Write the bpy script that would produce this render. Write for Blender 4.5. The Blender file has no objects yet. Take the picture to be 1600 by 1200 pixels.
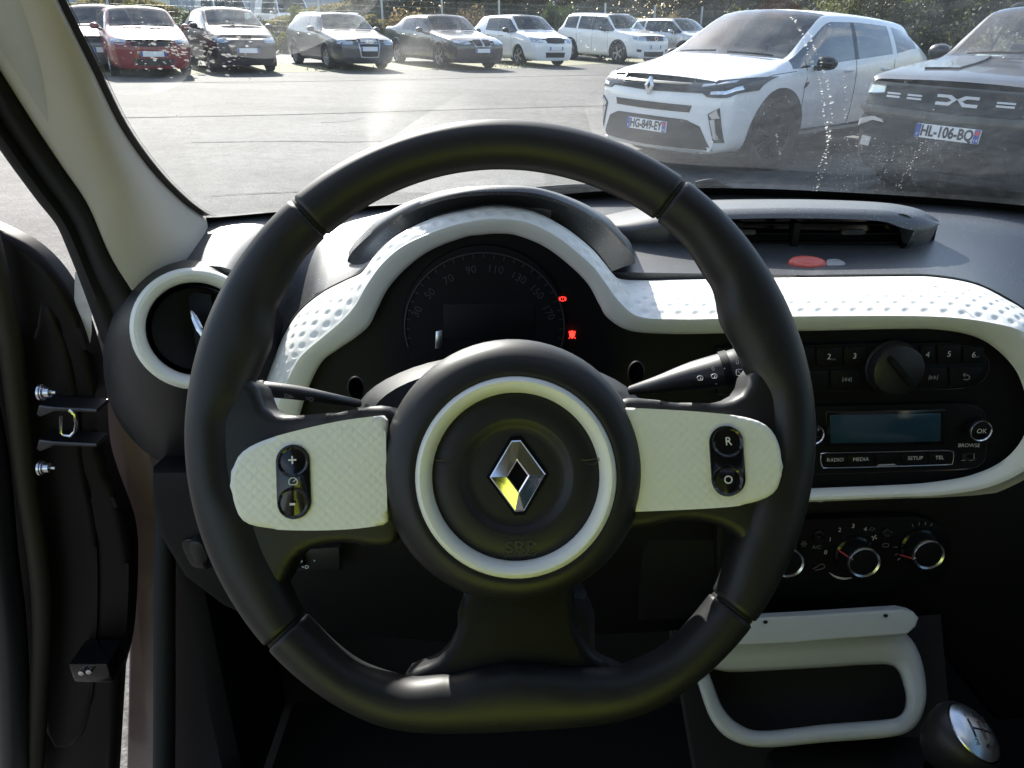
import bpy, bmesh, math, random
from math import sin, cos, pi, radians, sqrt, atan2
from mathutils import Vector, Matrix
from mathutils.bvhtree import BVHTree
V = Vector
rnd = random.Random(7)
SC = bpy.context.scene
COL = SC.collection

# ------------------------------------------------------------------ camera
CAM = V((0, 0, 1.30))
PITCH = radians(24.5)
FPX = 1200.0                       # focal length in pixels of the 1600 px wide photograph
FWD = V((0, cos(PITCH), -sin(PITCH)))
UPV = V((0, sin(PITCH), cos(PITCH)))
cd = bpy.data.cameras.new('camera')
cd.sensor_width = 36.0
cd.lens = 36.0 * FPX / 1600.0
cd.clip_start = 0.02
cd.clip_end = 2000
cam = bpy.data.objects.new('camera', cd)
COL.objects.link(cam)
cam.location = CAM
cam.rotation_euler = (pi / 2 - PITCH, 0, 0)
SC.camera = cam

# ------------------------------------------------------------------ sky and sun
SUN_EL = radians(33)
SUN_AZ = radians(-21)              # from +Y towards -X: the sun stands ahead, to the left
wd = bpy.data.worlds.new('World')
SC.world = wd
wd.use_nodes = True
wn, wl = wd.node_tree.nodes, wd.node_tree.links
bg = wn['Background']
sky = wn.new('ShaderNodeTexSky')
sky.sky_type = 'NISHITA'
sky.sun_disc = False
sky.sun_elevation = SUN_EL
sky.sun_rotation = SUN_AZ
sky.air_density = 1.0
sky.dust_density = 1.2
# scattered white clouds over the whole sky (the parked cars' windows mirror them)
tc = wn.new('ShaderNodeTexCoord')
mp = wn.new('ShaderNodeMapping')
mp.inputs['Scale'].default_value = (1.0, 1.0, 2.6)
cn = wn.new('ShaderNodeTexNoise')
cn.inputs['Scale'].default_value = 2.4
cn.inputs['Detail'].default_value = 7
cn.inputs['Roughness'].default_value = 0.58
cr = wn.new('ShaderNodeValToRGB')
cr.color_ramp.elements[0].position = 0.52
cr.color_ramp.elements[0].color = (0, 0, 0, 1)
cr.color_ramp.elements[1].position = 0.68
cr.color_ramp.elements[1].color = (0.85, 0.85, 0.85, 1)
mx = wn.new('ShaderNodeMixRGB')
mx.inputs['Color2'].default_value = (5.5, 5.6, 5.8, 1)
wl.new(tc.outputs['Generated'], mp.inputs['Vector'])
wl.new(mp.outputs['Vector'], cn.inputs['Vector'])
wl.new(cn.outputs['Fac'], cr.inputs['Fac'])
wl.new(cr.outputs['Color'], mx.inputs['Fac'])
wl.new(sky.outputs['Color'], mx.inputs['Color1'])
wl.new(mx.outputs['Color'], bg.inputs['Color'])
bg.inputs['Strength'].default_value = 0.11
sd = bpy.data.lights.new('sun', 'SUN')
sd.energy = 5.0
sd.angle = radians(0.5)
sd.color = (1.0, 0.955, 0.88)
sun = bpy.data.objects.new('sun', sd)
COL.objects.link(sun)
SUNV = V((sin(SUN_AZ) * cos(SUN_EL), cos(SUN_AZ) * cos(SUN_EL), sin(SUN_EL)))
sun.rotation_euler = (-SUNV).to_track_quat('-Z', 'Y').to_euler()
sun.location = (-6, 10, 14)
vs = SC.view_settings
vs.view_transform = 'Standard'
vs.look = 'None'
vs.exposure = 1.5
vs.gamma = 1.0
vs.use_curve_mapping = False

# ------------------------------------------------------------------ pixel rays (photo pixels 1600 x 1200) to real points
def ray(px, py):
    return FWD + V((1, 0, 0)) * ((px - 800) / FPX) - UPV * ((py - 600) / FPX)
def AY(px, py, y):
    r = ray(px, py); return CAM + r * (y / r.y)
def AX(px, py, x):
    r = ray(px, py); return CAM + r * (x / r.x)
def AD(px, py, d):
    return CAM + ray(px, py) * d
def AP(px, py, p0, n):
    r = ray(px, py); return CAM + r * ((p0 - CAM).dot(n) / r.dot(n))
# the car park: one plane, gently inclined against the car the camera sits in
GA, GB, GZ = 0.0168, -0.025, -0.104
GN = V((-GB, -GA, 1)).normalized()
def gz(x, y):
    return GZ + GA * y + GB * x
def AG(px, py, h=0.0):
    return AP(px, py, V((0, 0, GZ + h)), GN)
GROT = V((0, 0, 1)).rotation_difference(GN).to_matrix()

# ------------------------------------------------------------------ materials
MATS = {}
def mat(name, col, rough=0.5, metal=0.0, var=0.0, vscale=20, bump=0.0, bscale=300, coat=0.0, spec=0.5, emit=None, estr=0.0, speck=0.0, var2=None, sheen=0.0):
    m = bpy.data.materials.new(name)
    m.use_nodes = True
    nt = m.node_tree; N, Lk = nt.nodes, nt.links
    b = N['Principled BSDF']
    b.inputs['Base Color'].default_value = (*col, 1)
    b.inputs['Roughness'].default_value = rough
    b.inputs['Metallic'].default_value = metal
    b.inputs['Specular IOR Level'].default_value = spec
    b.inputs['Coat Weight'].default_value = coat
    b.inputs['Coat Roughness'].default_value = 0.05
    if emit:
        b.inputs['Emission Color'].default_value = (*emit, 1)
        b.inputs['Emission Strength'].default_value = estr
    t = N.new('ShaderNodeTexCoord')
    last = None
    if var > 0:
        nz = N.new('ShaderNodeTexNoise')
        nz.inputs['Scale'].default_value = vscale
        nz.inputs['Detail'].default_value = 6
        nz.inputs['Roughness'].default_value = 0.65
        Lk.new(t.outputs['Object'], nz.inputs['Vector'])
        r = N.new('ShaderNodeValToRGB')
        a = [max(0, c * (1 - var)) for c in col]
        c2 = var2 if var2 else [min(1, c * (1 + var)) for c in col]
        r.color_ramp.elements[0].position = 0.3
        r.color_ramp.elements[1].position = 0.7
        r.color_ramp.elements[0].color = (*a, 1)
        r.color_ramp.elements[1].color = (*c2, 1)
        Lk.new(nz.outputs['Fac'], r.inputs['Fac'])
        last = r.outputs['Color']
        rr = N.new('ShaderNodeMapRange')
        rr.inputs['To Min'].default_value = max(0.03, rough - 0.08)
        rr.inputs['To Max'].default_value = min(1, rough + 0.1)
        Lk.new(nz.outputs['Fac'], rr.inputs['Value'])
        Lk.new(rr.outputs['Result'], b.inputs['Roughness'])
    if speck > 0:                       # dust specks lying on the surface
        sv = N.new('ShaderNodeTexVoronoi')
        sv.inputs['Scale'].default_value = 260
        Lk.new(t.outputs['Object'], sv.inputs['Vector'])
        sn = N.new('ShaderNodeTexNoise')
        sn.inputs['Scale'].default_value = 9
        sn.inputs['Detail'].default_value = 5
        Lk.new(t.outputs['Object'], sn.inputs['Vector'])
        th = N.new('ShaderNodeMath'); th.operation = 'MULTIPLY'
        th.inputs[1].default_value = speck
        Lk.new(sn.outputs['Fac'], th.inputs[0])
        lt = N.new('ShaderNodeMath'); lt.operation = 'LESS_THAN'
        Lk.new(sv.outputs['Distance'], lt.inputs[0]); Lk.new(th.outputs[0], lt.inputs[1])
        ms = N.new('ShaderNodeMixRGB')
        ms.inputs['Color1'].default_value = (*col, 1)
        ms.inputs['Color2'].default_value = (0.30, 0.29, 0.27, 1)
        Lk.new(lt.outputs[0], ms.inputs['Fac'])
        if last: Lk.new(last, ms.inputs['Color1'])
        last = ms.outputs['Color']
    if last: Lk.new(last, b.inputs['Base Color'])
    if bump > 0:
        nb = N.new('ShaderNodeTexNoise')
        nb.inputs['Scale'].default_value = bscale
        nb.inputs['Detail'].default_value = 3
        Lk.new(t.outputs['Object'], nb.inputs['Vector'])
        bp = N.new('ShaderNodeBump')
        bp.inputs['Strength'].default_value = bump
        bp.inputs['Distance'].default_value = min(0.002, 0.16 / bscale)
        Lk.new(nb.outputs['Fac'], bp.inputs['Height'])
        Lk.new(bp.outputs['Normal'], b.inputs['Normal'])
    MATS[name] = m
    return m

def glass_mat(name, tint, dust=0.0, base=0.04, dustcol=(0.8, 0.8, 0.78), smear=False):
    m = bpy.data.materials.new(name); m.use_nodes = True
    nt = m.node_tree; N, Lk = nt.nodes, nt.links
    N.clear()
    out = N.new('ShaderNodeOutputMaterial')
    tr = N.new('ShaderNodeBsdfTransparent'); tr.inputs['Color'].default_value = (*tint, 1)
    gl = N.new('ShaderNodeBsdfGlossy'); gl.inputs['Roughness'].default_value = 0.01
    gl.inputs['Color'].default_value = (1, 1, 1, 1)
    lw = N.new('ShaderNodeLayerWeight'); lw.inputs['Blend'].default_value = 0.5
    pw = N.new('ShaderNodeMath'); pw.operation = 'POWER'; pw.inputs[1].default_value = 4.2
    Lk.new(lw.outputs['Facing'], pw.inputs[0])
    ml = N.new('ShaderNodeMath'); ml.operation = 'MULTIPLY_ADD'
    ml.inputs[1].default_value = 0.9; ml.inputs[2].default_value = base
    ml.use_clamp = True
    Lk.new(pw.outputs[0], ml.inputs[0])
    m1 = N.new('ShaderNodeMixShader')
    Lk.new(ml.outputs[0], m1.inputs[0]); Lk.new(tr.outputs[0], m1.inputs[1]); Lk.new(gl.outputs[0], m1.inputs[2])
    res = m1
    if dust > 0:
        t = N.new('ShaderNodeTexCoord')
        n1 = N.new('ShaderNodeTexNoise'); n1.inputs['Scale'].default_value = 3.0; n1.inputs['Detail'].default_value = 4
        n1.inputs['Distortion'].default_value = 1.2
        n2 = N.new('ShaderNodeTexNoise'); n2.inputs['Scale'].default_value = 60; n2.inputs['Detail'].default_value = 8
        n2.inputs['Roughness'].default_value = 0.7
        v3 = N.new('ShaderNodeTexVoronoi'); v3.inputs['Scale'].default_value = 120
        for n in (n1, n2, v3): Lk.new(t.outputs['Object'], n.inputs['Vector'])
        r1 = N.new('ShaderNodeMapRange'); r1.inputs['From Min'].default_value = 0.40; r1.inputs['From Max'].default_value = 0.75
        r1.inputs['To Min'].default_value = 0.35; r1.inputs['To Max'].default_value = 1.6
        Lk.new(n1.outputs['Fac'], r1.inputs['Value'])
        r2 = N.new('ShaderNodeMapRange'); r2.inputs['From Min'].default_value = 0.4; r2.inputs['From Max'].default_value = 0.8
        r2.inputs['To Min'].default_value = 0.6; r2.inputs['To Max'].default_value = 1.7
        Lk.new(n2.outputs['Fac'], r2.inputs['Value'])
        mm = N.new('ShaderNodeMath'); mm.operation = 'MULTIPLY'
        Lk.new(r1.outputs['Result'], mm.inputs[0]); Lk.new(r2.outputs['Result'], mm.inputs[1])
        m2 = N.new('ShaderNodeMath'); m2.operation = 'MULTIPLY'; m2.inputs[1].default_value = dust
        Lk.new(mm.outputs[0], m2.inputs[0])
        sp = N.new('ShaderNodeMath'); sp.operation = 'LESS_THAN'; sp.inputs[1].default_value = 0.055
        Lk.new(v3.outputs['Distance'], sp.inputs[0])
        sp2 = N.new('ShaderNodeMath'); sp2.operation = 'MULTIPLY_ADD'; sp2.inputs[1].default_value = dust * 1.5
        Lk.new(sp.outputs[0], sp2.inputs[0]); Lk.new(m2.outputs[0], sp2.inputs[2])
        df = N.new('ShaderNodeBsdfTranslucent'); df.inputs['Color'].default_value = (*dustcol, 1)
        d2 = N.new('ShaderNodeBsdfDiffuse'); d2.inputs['Color'].default_value = (*dustcol, 1)
        ad = N.new('ShaderNodeMixShader'); ad.inputs[0].default_value = 0.4
        Lk.new(df.outputs[0], ad.inputs[1]); Lk.new(d2.outputs[0], ad.inputs[2])
        m3 = N.new('ShaderNodeMixShader')
        Lk.new(sp2.outputs[0], m3.inputs[0]); Lk.new(m1.outputs[0], m3.inputs[1]); Lk.new(ad.outputs[0], m3.inputs[2])
        res = m3
    Lk.new(res.outputs[0], out.inputs['Surface'])
    MATS[name] = m
    return m

# cabin
mat('black_plastic', (0.010, 0.0105, 0.0125), 0.42, bump=0.25, bscale=900, var=0.15, vscale=14, speck=0.10)
mat('black_plastic_plain', (0.004, 0.004, 0.0045), 0.55, spec=0.2, bump=0.2, bscale=900)
mat('fascia_black', (0.0035, 0.0036, 0.0046), 0.5, spec=0.18, bump=0.1, bscale=1200)
mat('gloss_black', (0.006, 0.006, 0.007), 0.12)
mat('dash_pad', (0.040, 0.043, 0.048), 0.44, spec=1.0, bump=0.30, bscale=700, var=0.25, vscale=8, speck=0.24)
mat('leather', (0.0085, 0.0087, 0.0100), 0.46, spec=0.40, bump=0.30, bscale=1500, var=0.12, vscale=40)
mat('airbag_plastic', (0.009, 0.009, 0.0105), 0.46, spec=0.4, bump=0.35, bscale=1600)
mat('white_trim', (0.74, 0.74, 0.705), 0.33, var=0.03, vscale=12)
mat('cream_pillar', (0.45, 0.415, 0.36), 0.75, bump=0.15, bscale=1200, var=0.04, vscale=10)
mat('seal_rubber', (0.008, 0.008, 0.0085), 0.65, spec=0.25)
mat('frit_black', (0.008, 0.008, 0.009), 0.35)
mat('tray_shaded_white', (0.36, 0.37, 0.36), 0.4, var=0.04, vscale=12)  # white tray plastic, greyed so the colour carries the shade it sits in
mat('chrome', (0.80, 0.80, 0.82), 0.06, metal=1.0)
mat('satin_chrome', (0.62, 0.63, 0.65), 0.25, metal=1.0)
mat('dark_paint', (0.007, 0.005, 0.005), 0.45, coat=0.0, spec=0.16, var=0.3, vscale=8)
mat('mauve_jamb', (0.26, 0.20, 0.21), 0.4, coat=0.4, var=0.18, vscale=12)
mat('carpet', (0.004, 0.004, 0.0045), 0.95, bump=0.4, bscale=400)
mat('headliner', (0.26, 0.255, 0.24), 0.9)
mat('seat_cloth', (0.030, 0.030, 0.033), 0.9, bump=0.3, bscale=500)
mat('hi_vis', (0.40, 0.47, 0.04), 0.8, var=0.15, vscale=6)
mat('print_white', (0.62, 0.62, 0.62), 0.5)
mat('print_grey', (0.20, 0.20, 0.205), 0.5)
mat('print_dim', (0.026, 0.026, 0.029), 0.5)
mat('door_rubber', (0.030, 0.024, 0.017), 0.6, spec=0.25)
mat('red_warning', (0.5, 0.01, 0.01), 0.4, emit=(1.0, 0.03, 0.02), estr=1.3)
mat('red_button', (0.55, 0.085, 0.055), 0.25)
mat('red_print', (0.35, 0.02, 0.015), 0.4)
mat('grey_button', (0.28, 0.28, 0.28), 0.35)
mat('lcd_blue', (0.016, 0.045, 0.075), 0.15)
mat('plastic_film', (0.50, 0.48, 0.49), 0.3, var=0.2, vscale=60)
glass_mat('windscreen_glass', (0.93, 0.95, 0.945), dust=0.033, base=0.045, dustcol=(0.66, 0.74, 0.82))
glass_mat('window_glass', (0.60, 0.69, 0.68), base=0.06)
glass_mat('mirror_glass', (0.03, 0.04, 0.045), base=0.20)
glass_mat('droplet', (0.4, 0.4, 0.4), dust=0.55, base=0.05)
glass_mat('tinted_glass', (0.10, 0.12, 0.13), base=0.10)
glass_mat('clear_lens', (0.80, 0.83, 0.85), base=0.09)
# white spoke plates: fine honeycomb relief
def honey(name, col, rough, scale, strength):
    m = mat(name, col, rough)
    N, Lk = m.node_tree.nodes, m.node_tree.links
    t = N.new('ShaderNodeTexCoord')
    mp = N.new('ShaderNodeMapping'); mp.inputs['Scale'].default_value = (1.0, 1.0, 0.0)
    v = N.new('ShaderNodeTexVoronoi'); v.inputs['Scale'].default_value = scale; v.inputs['Randomness'].default_value = 0.0
    mp.inputs['Rotation'].default_value = (0, 0, radians(45))
    b = N.new('ShaderNodeBump'); b.inputs['Strength'].default_value = strength; b.inputs['Distance'].default_value = 0.0012
    b.invert = True
    Lk.new(t.outputs['Object'], mp.inputs['Vector']); Lk.new(mp.outputs['Vector'], v.inputs['Vector'])
    Lk.new(v.outputs['Distance'], b.inputs['Height']); Lk.new(b.outputs['Normal'], N['Principled BSDF'].inputs['Normal'])
honey('honeycomb_white', (0.74, 0.74, 0.705), 0.38, 245, 0.32)
# outside
mat('car_white', (0.78, 0.79, 0.80), 0.25, coat=1.0, var=0.02, vscale=4)
mat('car_red', (0.19, 0.013, 0.020), 0.4, coat=0.5, var=0.15, vscale=4)
mat('car_plum', (0.018, 0.014, 0.030), 0.45, coat=0.35, var=0.1, vscale=4)
mat('car_grey', (0.060, 0.064, 0.072), 0.35, metal=0.4, coat=0.7, var=0.1, vscale=4)
mat('car_navy', (0.020, 0.023, 0.030), 0.28, coat=1.0, var=0.1, vscale=4)
mat('car_silver', (0.50, 0.51, 0.52), 0.28, metal=0.5, coat=1.0, var=0.05, vscale=4)
mat('car_slate', (0.034, 0.034, 0.037), 0.38, metal=0.1, coat=0.5, var=0.1, vscale=4)
mat('car_black', (0.012, 0.012, 0.013), 0.3, coat=0.8)
mat('cladding', (0.022, 0.022, 0.023), 0.6, bump=0.15, bscale=300)
mat('grille_black', (0.010, 0.010, 0.011), 0.4)
mat('tyre_rubber', (0.016, 0.016, 0.016), 0.85, var=0.3, vscale=15)
mat('alloy', (0.42, 0.43, 0.44), 0.3, metal=0.9)
mat('dark_alloy', (0.06, 0.06, 0.065), 0.35, metal=0.8)
mat('lamp_silver', (0.70, 0.72, 0.74), 0.15, metal=0.7)
mat('lamp_dark', (0.05, 0.055, 0.06), 0.2)
mat('plate_white', (0.72, 0.73, 0.74), 0.4)
mat('plate_blue', (0.02, 0.06, 0.32), 0.4)
mat('plate_text', (0.012, 0.012, 0.014), 0.5)
mat('plate_red', (0.55, 0.04, 0.05), 0.5)
mat('silver_trim', (0.58, 0.59, 0.60), 0.3, metal=0.6)
mat('paper', (0.80, 0.80, 0.78), 0.7)
mat('post_metal', (0.48, 0.50, 0.49), 0.45, metal=0.3, var=0.1)
mat('wire_metal', (0.30, 0.33, 0.31), 0.5, metal=0.3)
mat('hangar', (0.40, 0.43, 0.47), 0.6, var=0.06, vscale=1.0)
mat('hangar_roof', (0.30, 0.32, 0.34), 0.6)
mat('bark', (0.10, 0.075, 0.05), 0.9, var=0.3)
for i, c in enumerate([(0.055, 0.080, 0.022), (0.095, 0.105, 0.030), (0.145, 0.125, 0.052), (0.19, 0.145, 0.080), (0.04, 0.055, 0.020)]):
    m = mat('leaf_%d' % i, c, 0.6, var=0.4, vscale=0.8)
    N_, L_ = m.node_tree.nodes, m.node_tree.links          # leaves let the back light through
    tr_ = N_.new('ShaderNodeBsdfTranslucent'); ms_ = N_.new('ShaderNodeMixShader'); ms_.inputs[0].default_value = 0.6
    L_.new(N_['Principled BSDF'].inputs['Base Color'].links[0].from_socket, tr_.inputs['Color'])
    L_.new(N_['Principled BSDF'].outputs[0], ms_.inputs[1]); L_.new(tr_.outputs[0], ms_.inputs[2])
    L_.new(ms_.outputs[0], N_['Material Output'].inputs['Surface'])

def asphalt_mat():
    m = bpy.data.materials.new('asphalt'); m.use_nodes = True
    N, Lk = m.node_tree.nodes, m.node_tree.links
    b = N['Principled BSDF']
    t = N.new('ShaderNodeTexCoord')
    def noise(s, d=6, r=0.6, dist=0.0, scale=(1, 1, 1)):
        mp = N.new('ShaderNodeMapping'); mp.inputs['Scale'].default_value = scale
        Lk.new(t.outputs['Object'], mp.inputs['Vector'])
        n = N.new('ShaderNodeTexNoise'); n.inputs['Scale'].default_value = s; n.inputs['Detail'].default_value = d
        n.inputs['Roughness'].default_value = r; n.inputs['Distortion'].default_value = dist
        Lk.new(mp.outputs['Vector'], n.inputs['Vector']); return n
    big = noise(0.35, 5, 0.6, 0.6)
    strk = noise(1.0, 6, 0.6, 0.8, (0.10, 1.1, 1))         # long tyre streaks along the aisle
    fine = noise(55, 4, 0.8)
    chip = N.new('ShaderNodeTexVoronoi'); chip.inputs['Scale'].default_value = 70
    Lk.new(t.outputs['Object'], chip.inputs['Vector'])
    r = N.new('ShaderNodeValToRGB')
    r.color_ramp.elements[0].position = 0.28; r.color_ramp.elements[0].color = (0.078, 0.0762, 0.0730, 1)
    r.color_ramp.elements[1].position = 0.75; r.color_ramp.elements[1].color = (0.182, 0.177, 0.170, 1)
    a = N.new('ShaderNodeMath'); a.operation = 'MULTIPLY_ADD'; a.inputs[1].default_value = 0.45
    Lk.new(strk.outputs['Fac'], a.inputs[0])
    a2 = N.new('ShaderNodeMath'); a2.operation = 'MULTIPLY'; a2.inputs[1].default_value = 0.55
    Lk.new(big.outputs['Fac'], a2.inputs[0]); Lk.new(a2.outputs[0], a.inputs[2])
    Lk.new(a.outputs[0], r.inputs['Fac'])
    mr = N.new('ShaderNodeMapRange'); mr.inputs['From Min'].default_value = 0.3; mr.inputs['From Max'].default_value = 0.7
    mr.inputs['To Min'].default_value = 0.45; mr.inputs['To Max'].default_value = 1.6
    Lk.new(fine.outputs['Fac'], mr.inputs['Value'])
    mu = N.new('ShaderNodeMixRGB'); mu.blend_type = 'MULTIPLY'; mu.inputs['Fac'].default_value = 1
    Lk.new(r.outputs['Color'], mu.inputs['Color1']); Lk.new(mr.outputs['Result'], mu.inputs['Color2'])
    cm = N.new('ShaderNodeMapRange'); cm.inputs['From Max'].default_value = 0.7
    cm.inputs['To Min'].default_value = 1.25; cm.inputs['To Max'].default_value = 0.75
    Lk.new(chip.outputs['Distance'], cm.inputs['Value'])
    m2 = N.new('ShaderNodeMixRGB'); m2.blend_type = 'MULTIPLY'; m2.inputs['Fac'].default_value = 1
    mid = noise(7, 5, 0.7, 0.4)
    mm = N.new('ShaderNodeMapRange'); mm.inputs['From Min'].default_value = 0.32; mm.inputs['From Max'].default_value = 0.68
    mm.inputs['To Min'].default_value = 0.74; mm.inputs['To Max'].default_value = 1.2
    Lk.new(mid.outputs['Fac'], mm.inputs['Value'])
    m0 = N.new('ShaderNodeMixRGB'); m0.blend_type = 'MULTIPLY'; m0.inputs['Fac'].default_value = 1
    Lk.new(mu.outputs['Color'], m0.inputs['Color1']); Lk.new(mm.outputs['Result'], m0.inputs['Color2'])
    Lk.new(m0.outputs['Color'], m2.inputs['Color1']); Lk.new(cm.outputs['Result'], m2.inputs['Color2'])
    Lk.new(m2.outputs['Color'], b.inputs['Base Color'])
    b.inputs['Roughness'].default_value = 0.8
    b.inputs['Specular IOR Level'].default_value = 0.12
    bp = N.new('ShaderNodeBump'); bp.inputs['Strength'].default_value = 0.6; bp.inputs['Distance'].default_value = 0.006
    Lk.new(fine.outputs['Fac'], bp.inputs['Height']); Lk.new(bp.outputs['Normal'], b.inputs['Normal'])
    MATS['asphalt'] = m
asphalt_mat()
mat('gravel', (0.24, 0.215, 0.165), 0.9, var=0.35, vscale=7, bump=0.8, bscale=60, var2=(0.20, 0.21, 0.10))
mat('dry_grass', (0.30, 0.27, 0.11), 0.8, var=0.4, vscale=2)

# ------------------------------------------------------------------ helpers
def M(m):
    return MATS[m] if isinstance(m, str) else m
def thing(name, label, cat, loc=(0, 0, 0), group=None):
    o = bpy.data.objects.new(name, None)
    COL.objects.link(o)
    o.empty_display_size = 0.1
    o.location = loc
    o['label'] = label; o['category'] = cat
    if group: o['group'] = group
    return o
def link(name, me, parent=None, local=False):
    o = bpy.data.objects.new(name, me)
    COL.objects.link(o)
    if parent is not None:
        o.parent = parent
        if not local:              # vertices are in world space; the root is only translated
            root = parent
            while root.parent is not None: root = root.parent
            if parent is root:
                o.matrix_parent_inverse = Matrix.Translation(-V(root.location))
    return o
def mesh(name, vs_, fs, m, parent=None, smooth=True, local=False, kind=None, auto=None):
    me = bpy.data.meshes.new(name)
    me.from_pydata([tuple(v) for v in vs_], [], fs)
    me.materials.append(M(m))
    if smooth:
        me.polygons.foreach_set('use_smooth', [True] * len(me.polygons))
    me.update()
    o = link(name, me, parent, local)
    if kind: o['kind'] = kind
    return o
def bm_obj(name, bm, m, parent=None, smooth=True, local=False, sharp=40):
    bmesh.ops.recalc_face_normals(bm, faces=bm.faces[:])
    me = bpy.data.meshes.new(name)
    bm.to_mesh(me); bm.free()
    me.materials.append(M(m))
    if smooth:
        me.polygons.foreach_set('use_smooth', [True] * len(me.polygons))
        me.set_sharp_from_angle(angle=radians(sharp))
    return link(name, me, parent, local)
def smooth(pts, n, closed=False):
    """Catmull-Rom through n-dimensional points, resampled evenly by arc length"""
    P = [tuple(p) for p in pts]; k = len(P); D = len(P[0])
    out = []
    segs = k if closed else k - 1
    for i in range(segs):
        p1, p2 = P[i % k], P[(i + 1) % k]
        p0 = P[(i - 1) % k] if (closed or i > 0) else tuple(2 * a - b for a, b in zip(p1, p2))
        p3 = P[(i + 2) % k] if (closed or i + 2 < k) else tuple(2 * a - b for a, b in zip(p2, p1))
        for s in range(12):
            t = s / 12
            out.append(tuple(0.5 * (2 * p1[d] + (p2[d] - p0[d]) * t + (2 * p0[d] - 5 * p1[d] + 4 * p2[d] - p3[d]) * t * t
                                    + (3 * p1[d] - p0[d] - 3 * p2[d] + p3[d]) * t ** 3) for d in range(D)))
    out.append(P[0] if closed else P[-1])
    return resample(out, n, closed)
def resample(out, n, closed=False):
    ln = [0.0]
    for a, b in zip(out, out[1:]):
        ln.append(ln[-1] + sqrt(sum((x - y) ** 2 for x, y in zip(a, b))))
    T = ln[-1]; res = []; j = 0
    m = n if closed else n - 1
    for i in range(n):
        s = T * i / m
        while j < len(ln) - 2 and ln[j + 1] < s: j += 1
        d = ln[j + 1] - ln[j]
        t = (s - ln[j]) / d if d > 1e-12 else 0
        res.append(tuple(a + (b - a) * t for a, b in zip(out[j], out[j + 1])))
    return res
def loft(name, rings, m, parent=None, closed=True, cap=(False, False), local=False, smooth=True, sharp=None, closed_v=False, kind=None):
    vs_, fs = [], []
    n = len(rings[0])
    for r in rings: vs_ += [V(p) for p in r]
    R = len(rings)
    for i in range(R if closed_v else R - 1):
        a0, b0 = i * n, ((i + 1) % R) * n
        for j in range(n if closed else n - 1):
            k = (j + 1) % n
            fs.append((a0 + j, a0 + k, b0 + k, b0 + j))
    if cap[0]: fs.append(tuple(range(n - 1, -1, -1)))
    if cap[1]: fs.append(tuple((R - 1) * n + j for j in range(n)))
    bm = bmesh.new()
    bv = [bm.verts.new(v) for v in vs_]
    for f in fs:
        try: bm.faces.new([bv[i] for i in f])
        except ValueError: pass
    o = bm_obj(name, bm, m, parent, smooth, local, sharp if sharp else 50)
    if kind: o['kind'] = kind
    return o
def frame_of(n, hint=V((0, 0, 1))):
    n = n.normalized()
    u = hint.cross(n)
    if u.length < 1e-4: u = V((1, 0, 0)).cross(n)
    u.normalize()
    return u, n.cross(u), n
def tube(name, path, rad, m, parent=None, n=12, local=False, cap=True, squash=1.0, closed=False):
    P = [V(p) for p in path]
    if not isinstance(rad, (list, tuple)): rad = [rad] * len(P)
    rings = []
    pu = None
    for i, p in enumerate(P):
        if closed: t = P[(i + 1) % len(P)] - P[i - 1]
        else: t = P[min(i + 1, len(P) - 1)] - P[max(i - 1, 0)]
        u, w, t = frame_of(t, pu if pu is not None else V((0, 0, 1)))
        if pu is not None:
            u2 = w.copy() if False else None
        hint = w
        pu = w
        rings.append([p + (u * cos(2 * pi * k / n) + w * sin(2 * pi * k / n) * squash) * rad[i] for k in range(n)])
    return loft(name, rings, m, parent, True, (cap and not closed, cap and not closed), local, closed_v=closed)
def plate(name, pts, nrm, t, m, parent=None, bevel=0.0, seg=2, local=False):
    """polygon (front outline) given real thickness t against nrm, front edge rounded"""
    nrm = V(nrm).normalized()
    bm = bmesh.new()
    f = bm.faces.new([bm.verts.new(V(p)) for p in pts])
    f.normal_update()
    if f.normal.dot(nrm) < 0: f.normal_flip()
    r = bmesh.ops.extrude_face_region(bm, geom=[f])
    nv = [g for g in r['geom'] if isinstance(g, bmesh.types.BMVert)]
    nf = [g for g in r['geom'] if isinstance(g, bmesh.types.BMFace)]
    # the extruded copy becomes the front, the original moves back
    old = [v for v in bm.verts if v not in set(nv)]
    for v in old: v.co -= nrm * t
    if bevel > 0:
        es = list({e for g in nf for e in g.edges})
        bmesh.ops.bevel(bm, geom=es, offset=bevel, segments=seg, affect='EDGES', profile=0.5, clamp_overlap=True)
    return bm_obj(name, bm, m, parent, True, local, 35)
def lathe(name, prof, O, u, v, n, m, parent=None, seg=48, local=False, cap=(False, False), sharp=40):
    rings = []
    for r, h in prof:
        rings.append([O + u * (r * cos(2 * pi * k / seg)) + v * (r * sin(2 * pi * k / seg)) + n * h for k in range(seg)])
    return loft(name, rings, m, parent, True, cap, local, sharp=sharp)
def box(name, c, s, m, parent=None, bevel=0.0, local=False, rot=None, seg=2):
    bm = bmesh.new()
    bmesh.ops.create_cube(bm, size=1)
    for v in bm.verts: v.co = V((v.co.x * s[0], v.co.y * s[1], v.co.z * s[2]))
    if bevel: bmesh.ops.bevel(bm, geom=bm.edges[:], offset=bevel, segments=seg, affect='EDGES', profile=0.5, clamp_overlap=True)
    mt = Matrix.Translation(V(c)) @ (rot.to_4x4() if rot else Matrix())
    bm.transform(mt)
    return bm_obj(name, bm, m, parent, True, local, 35)
TXT = {}
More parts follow.
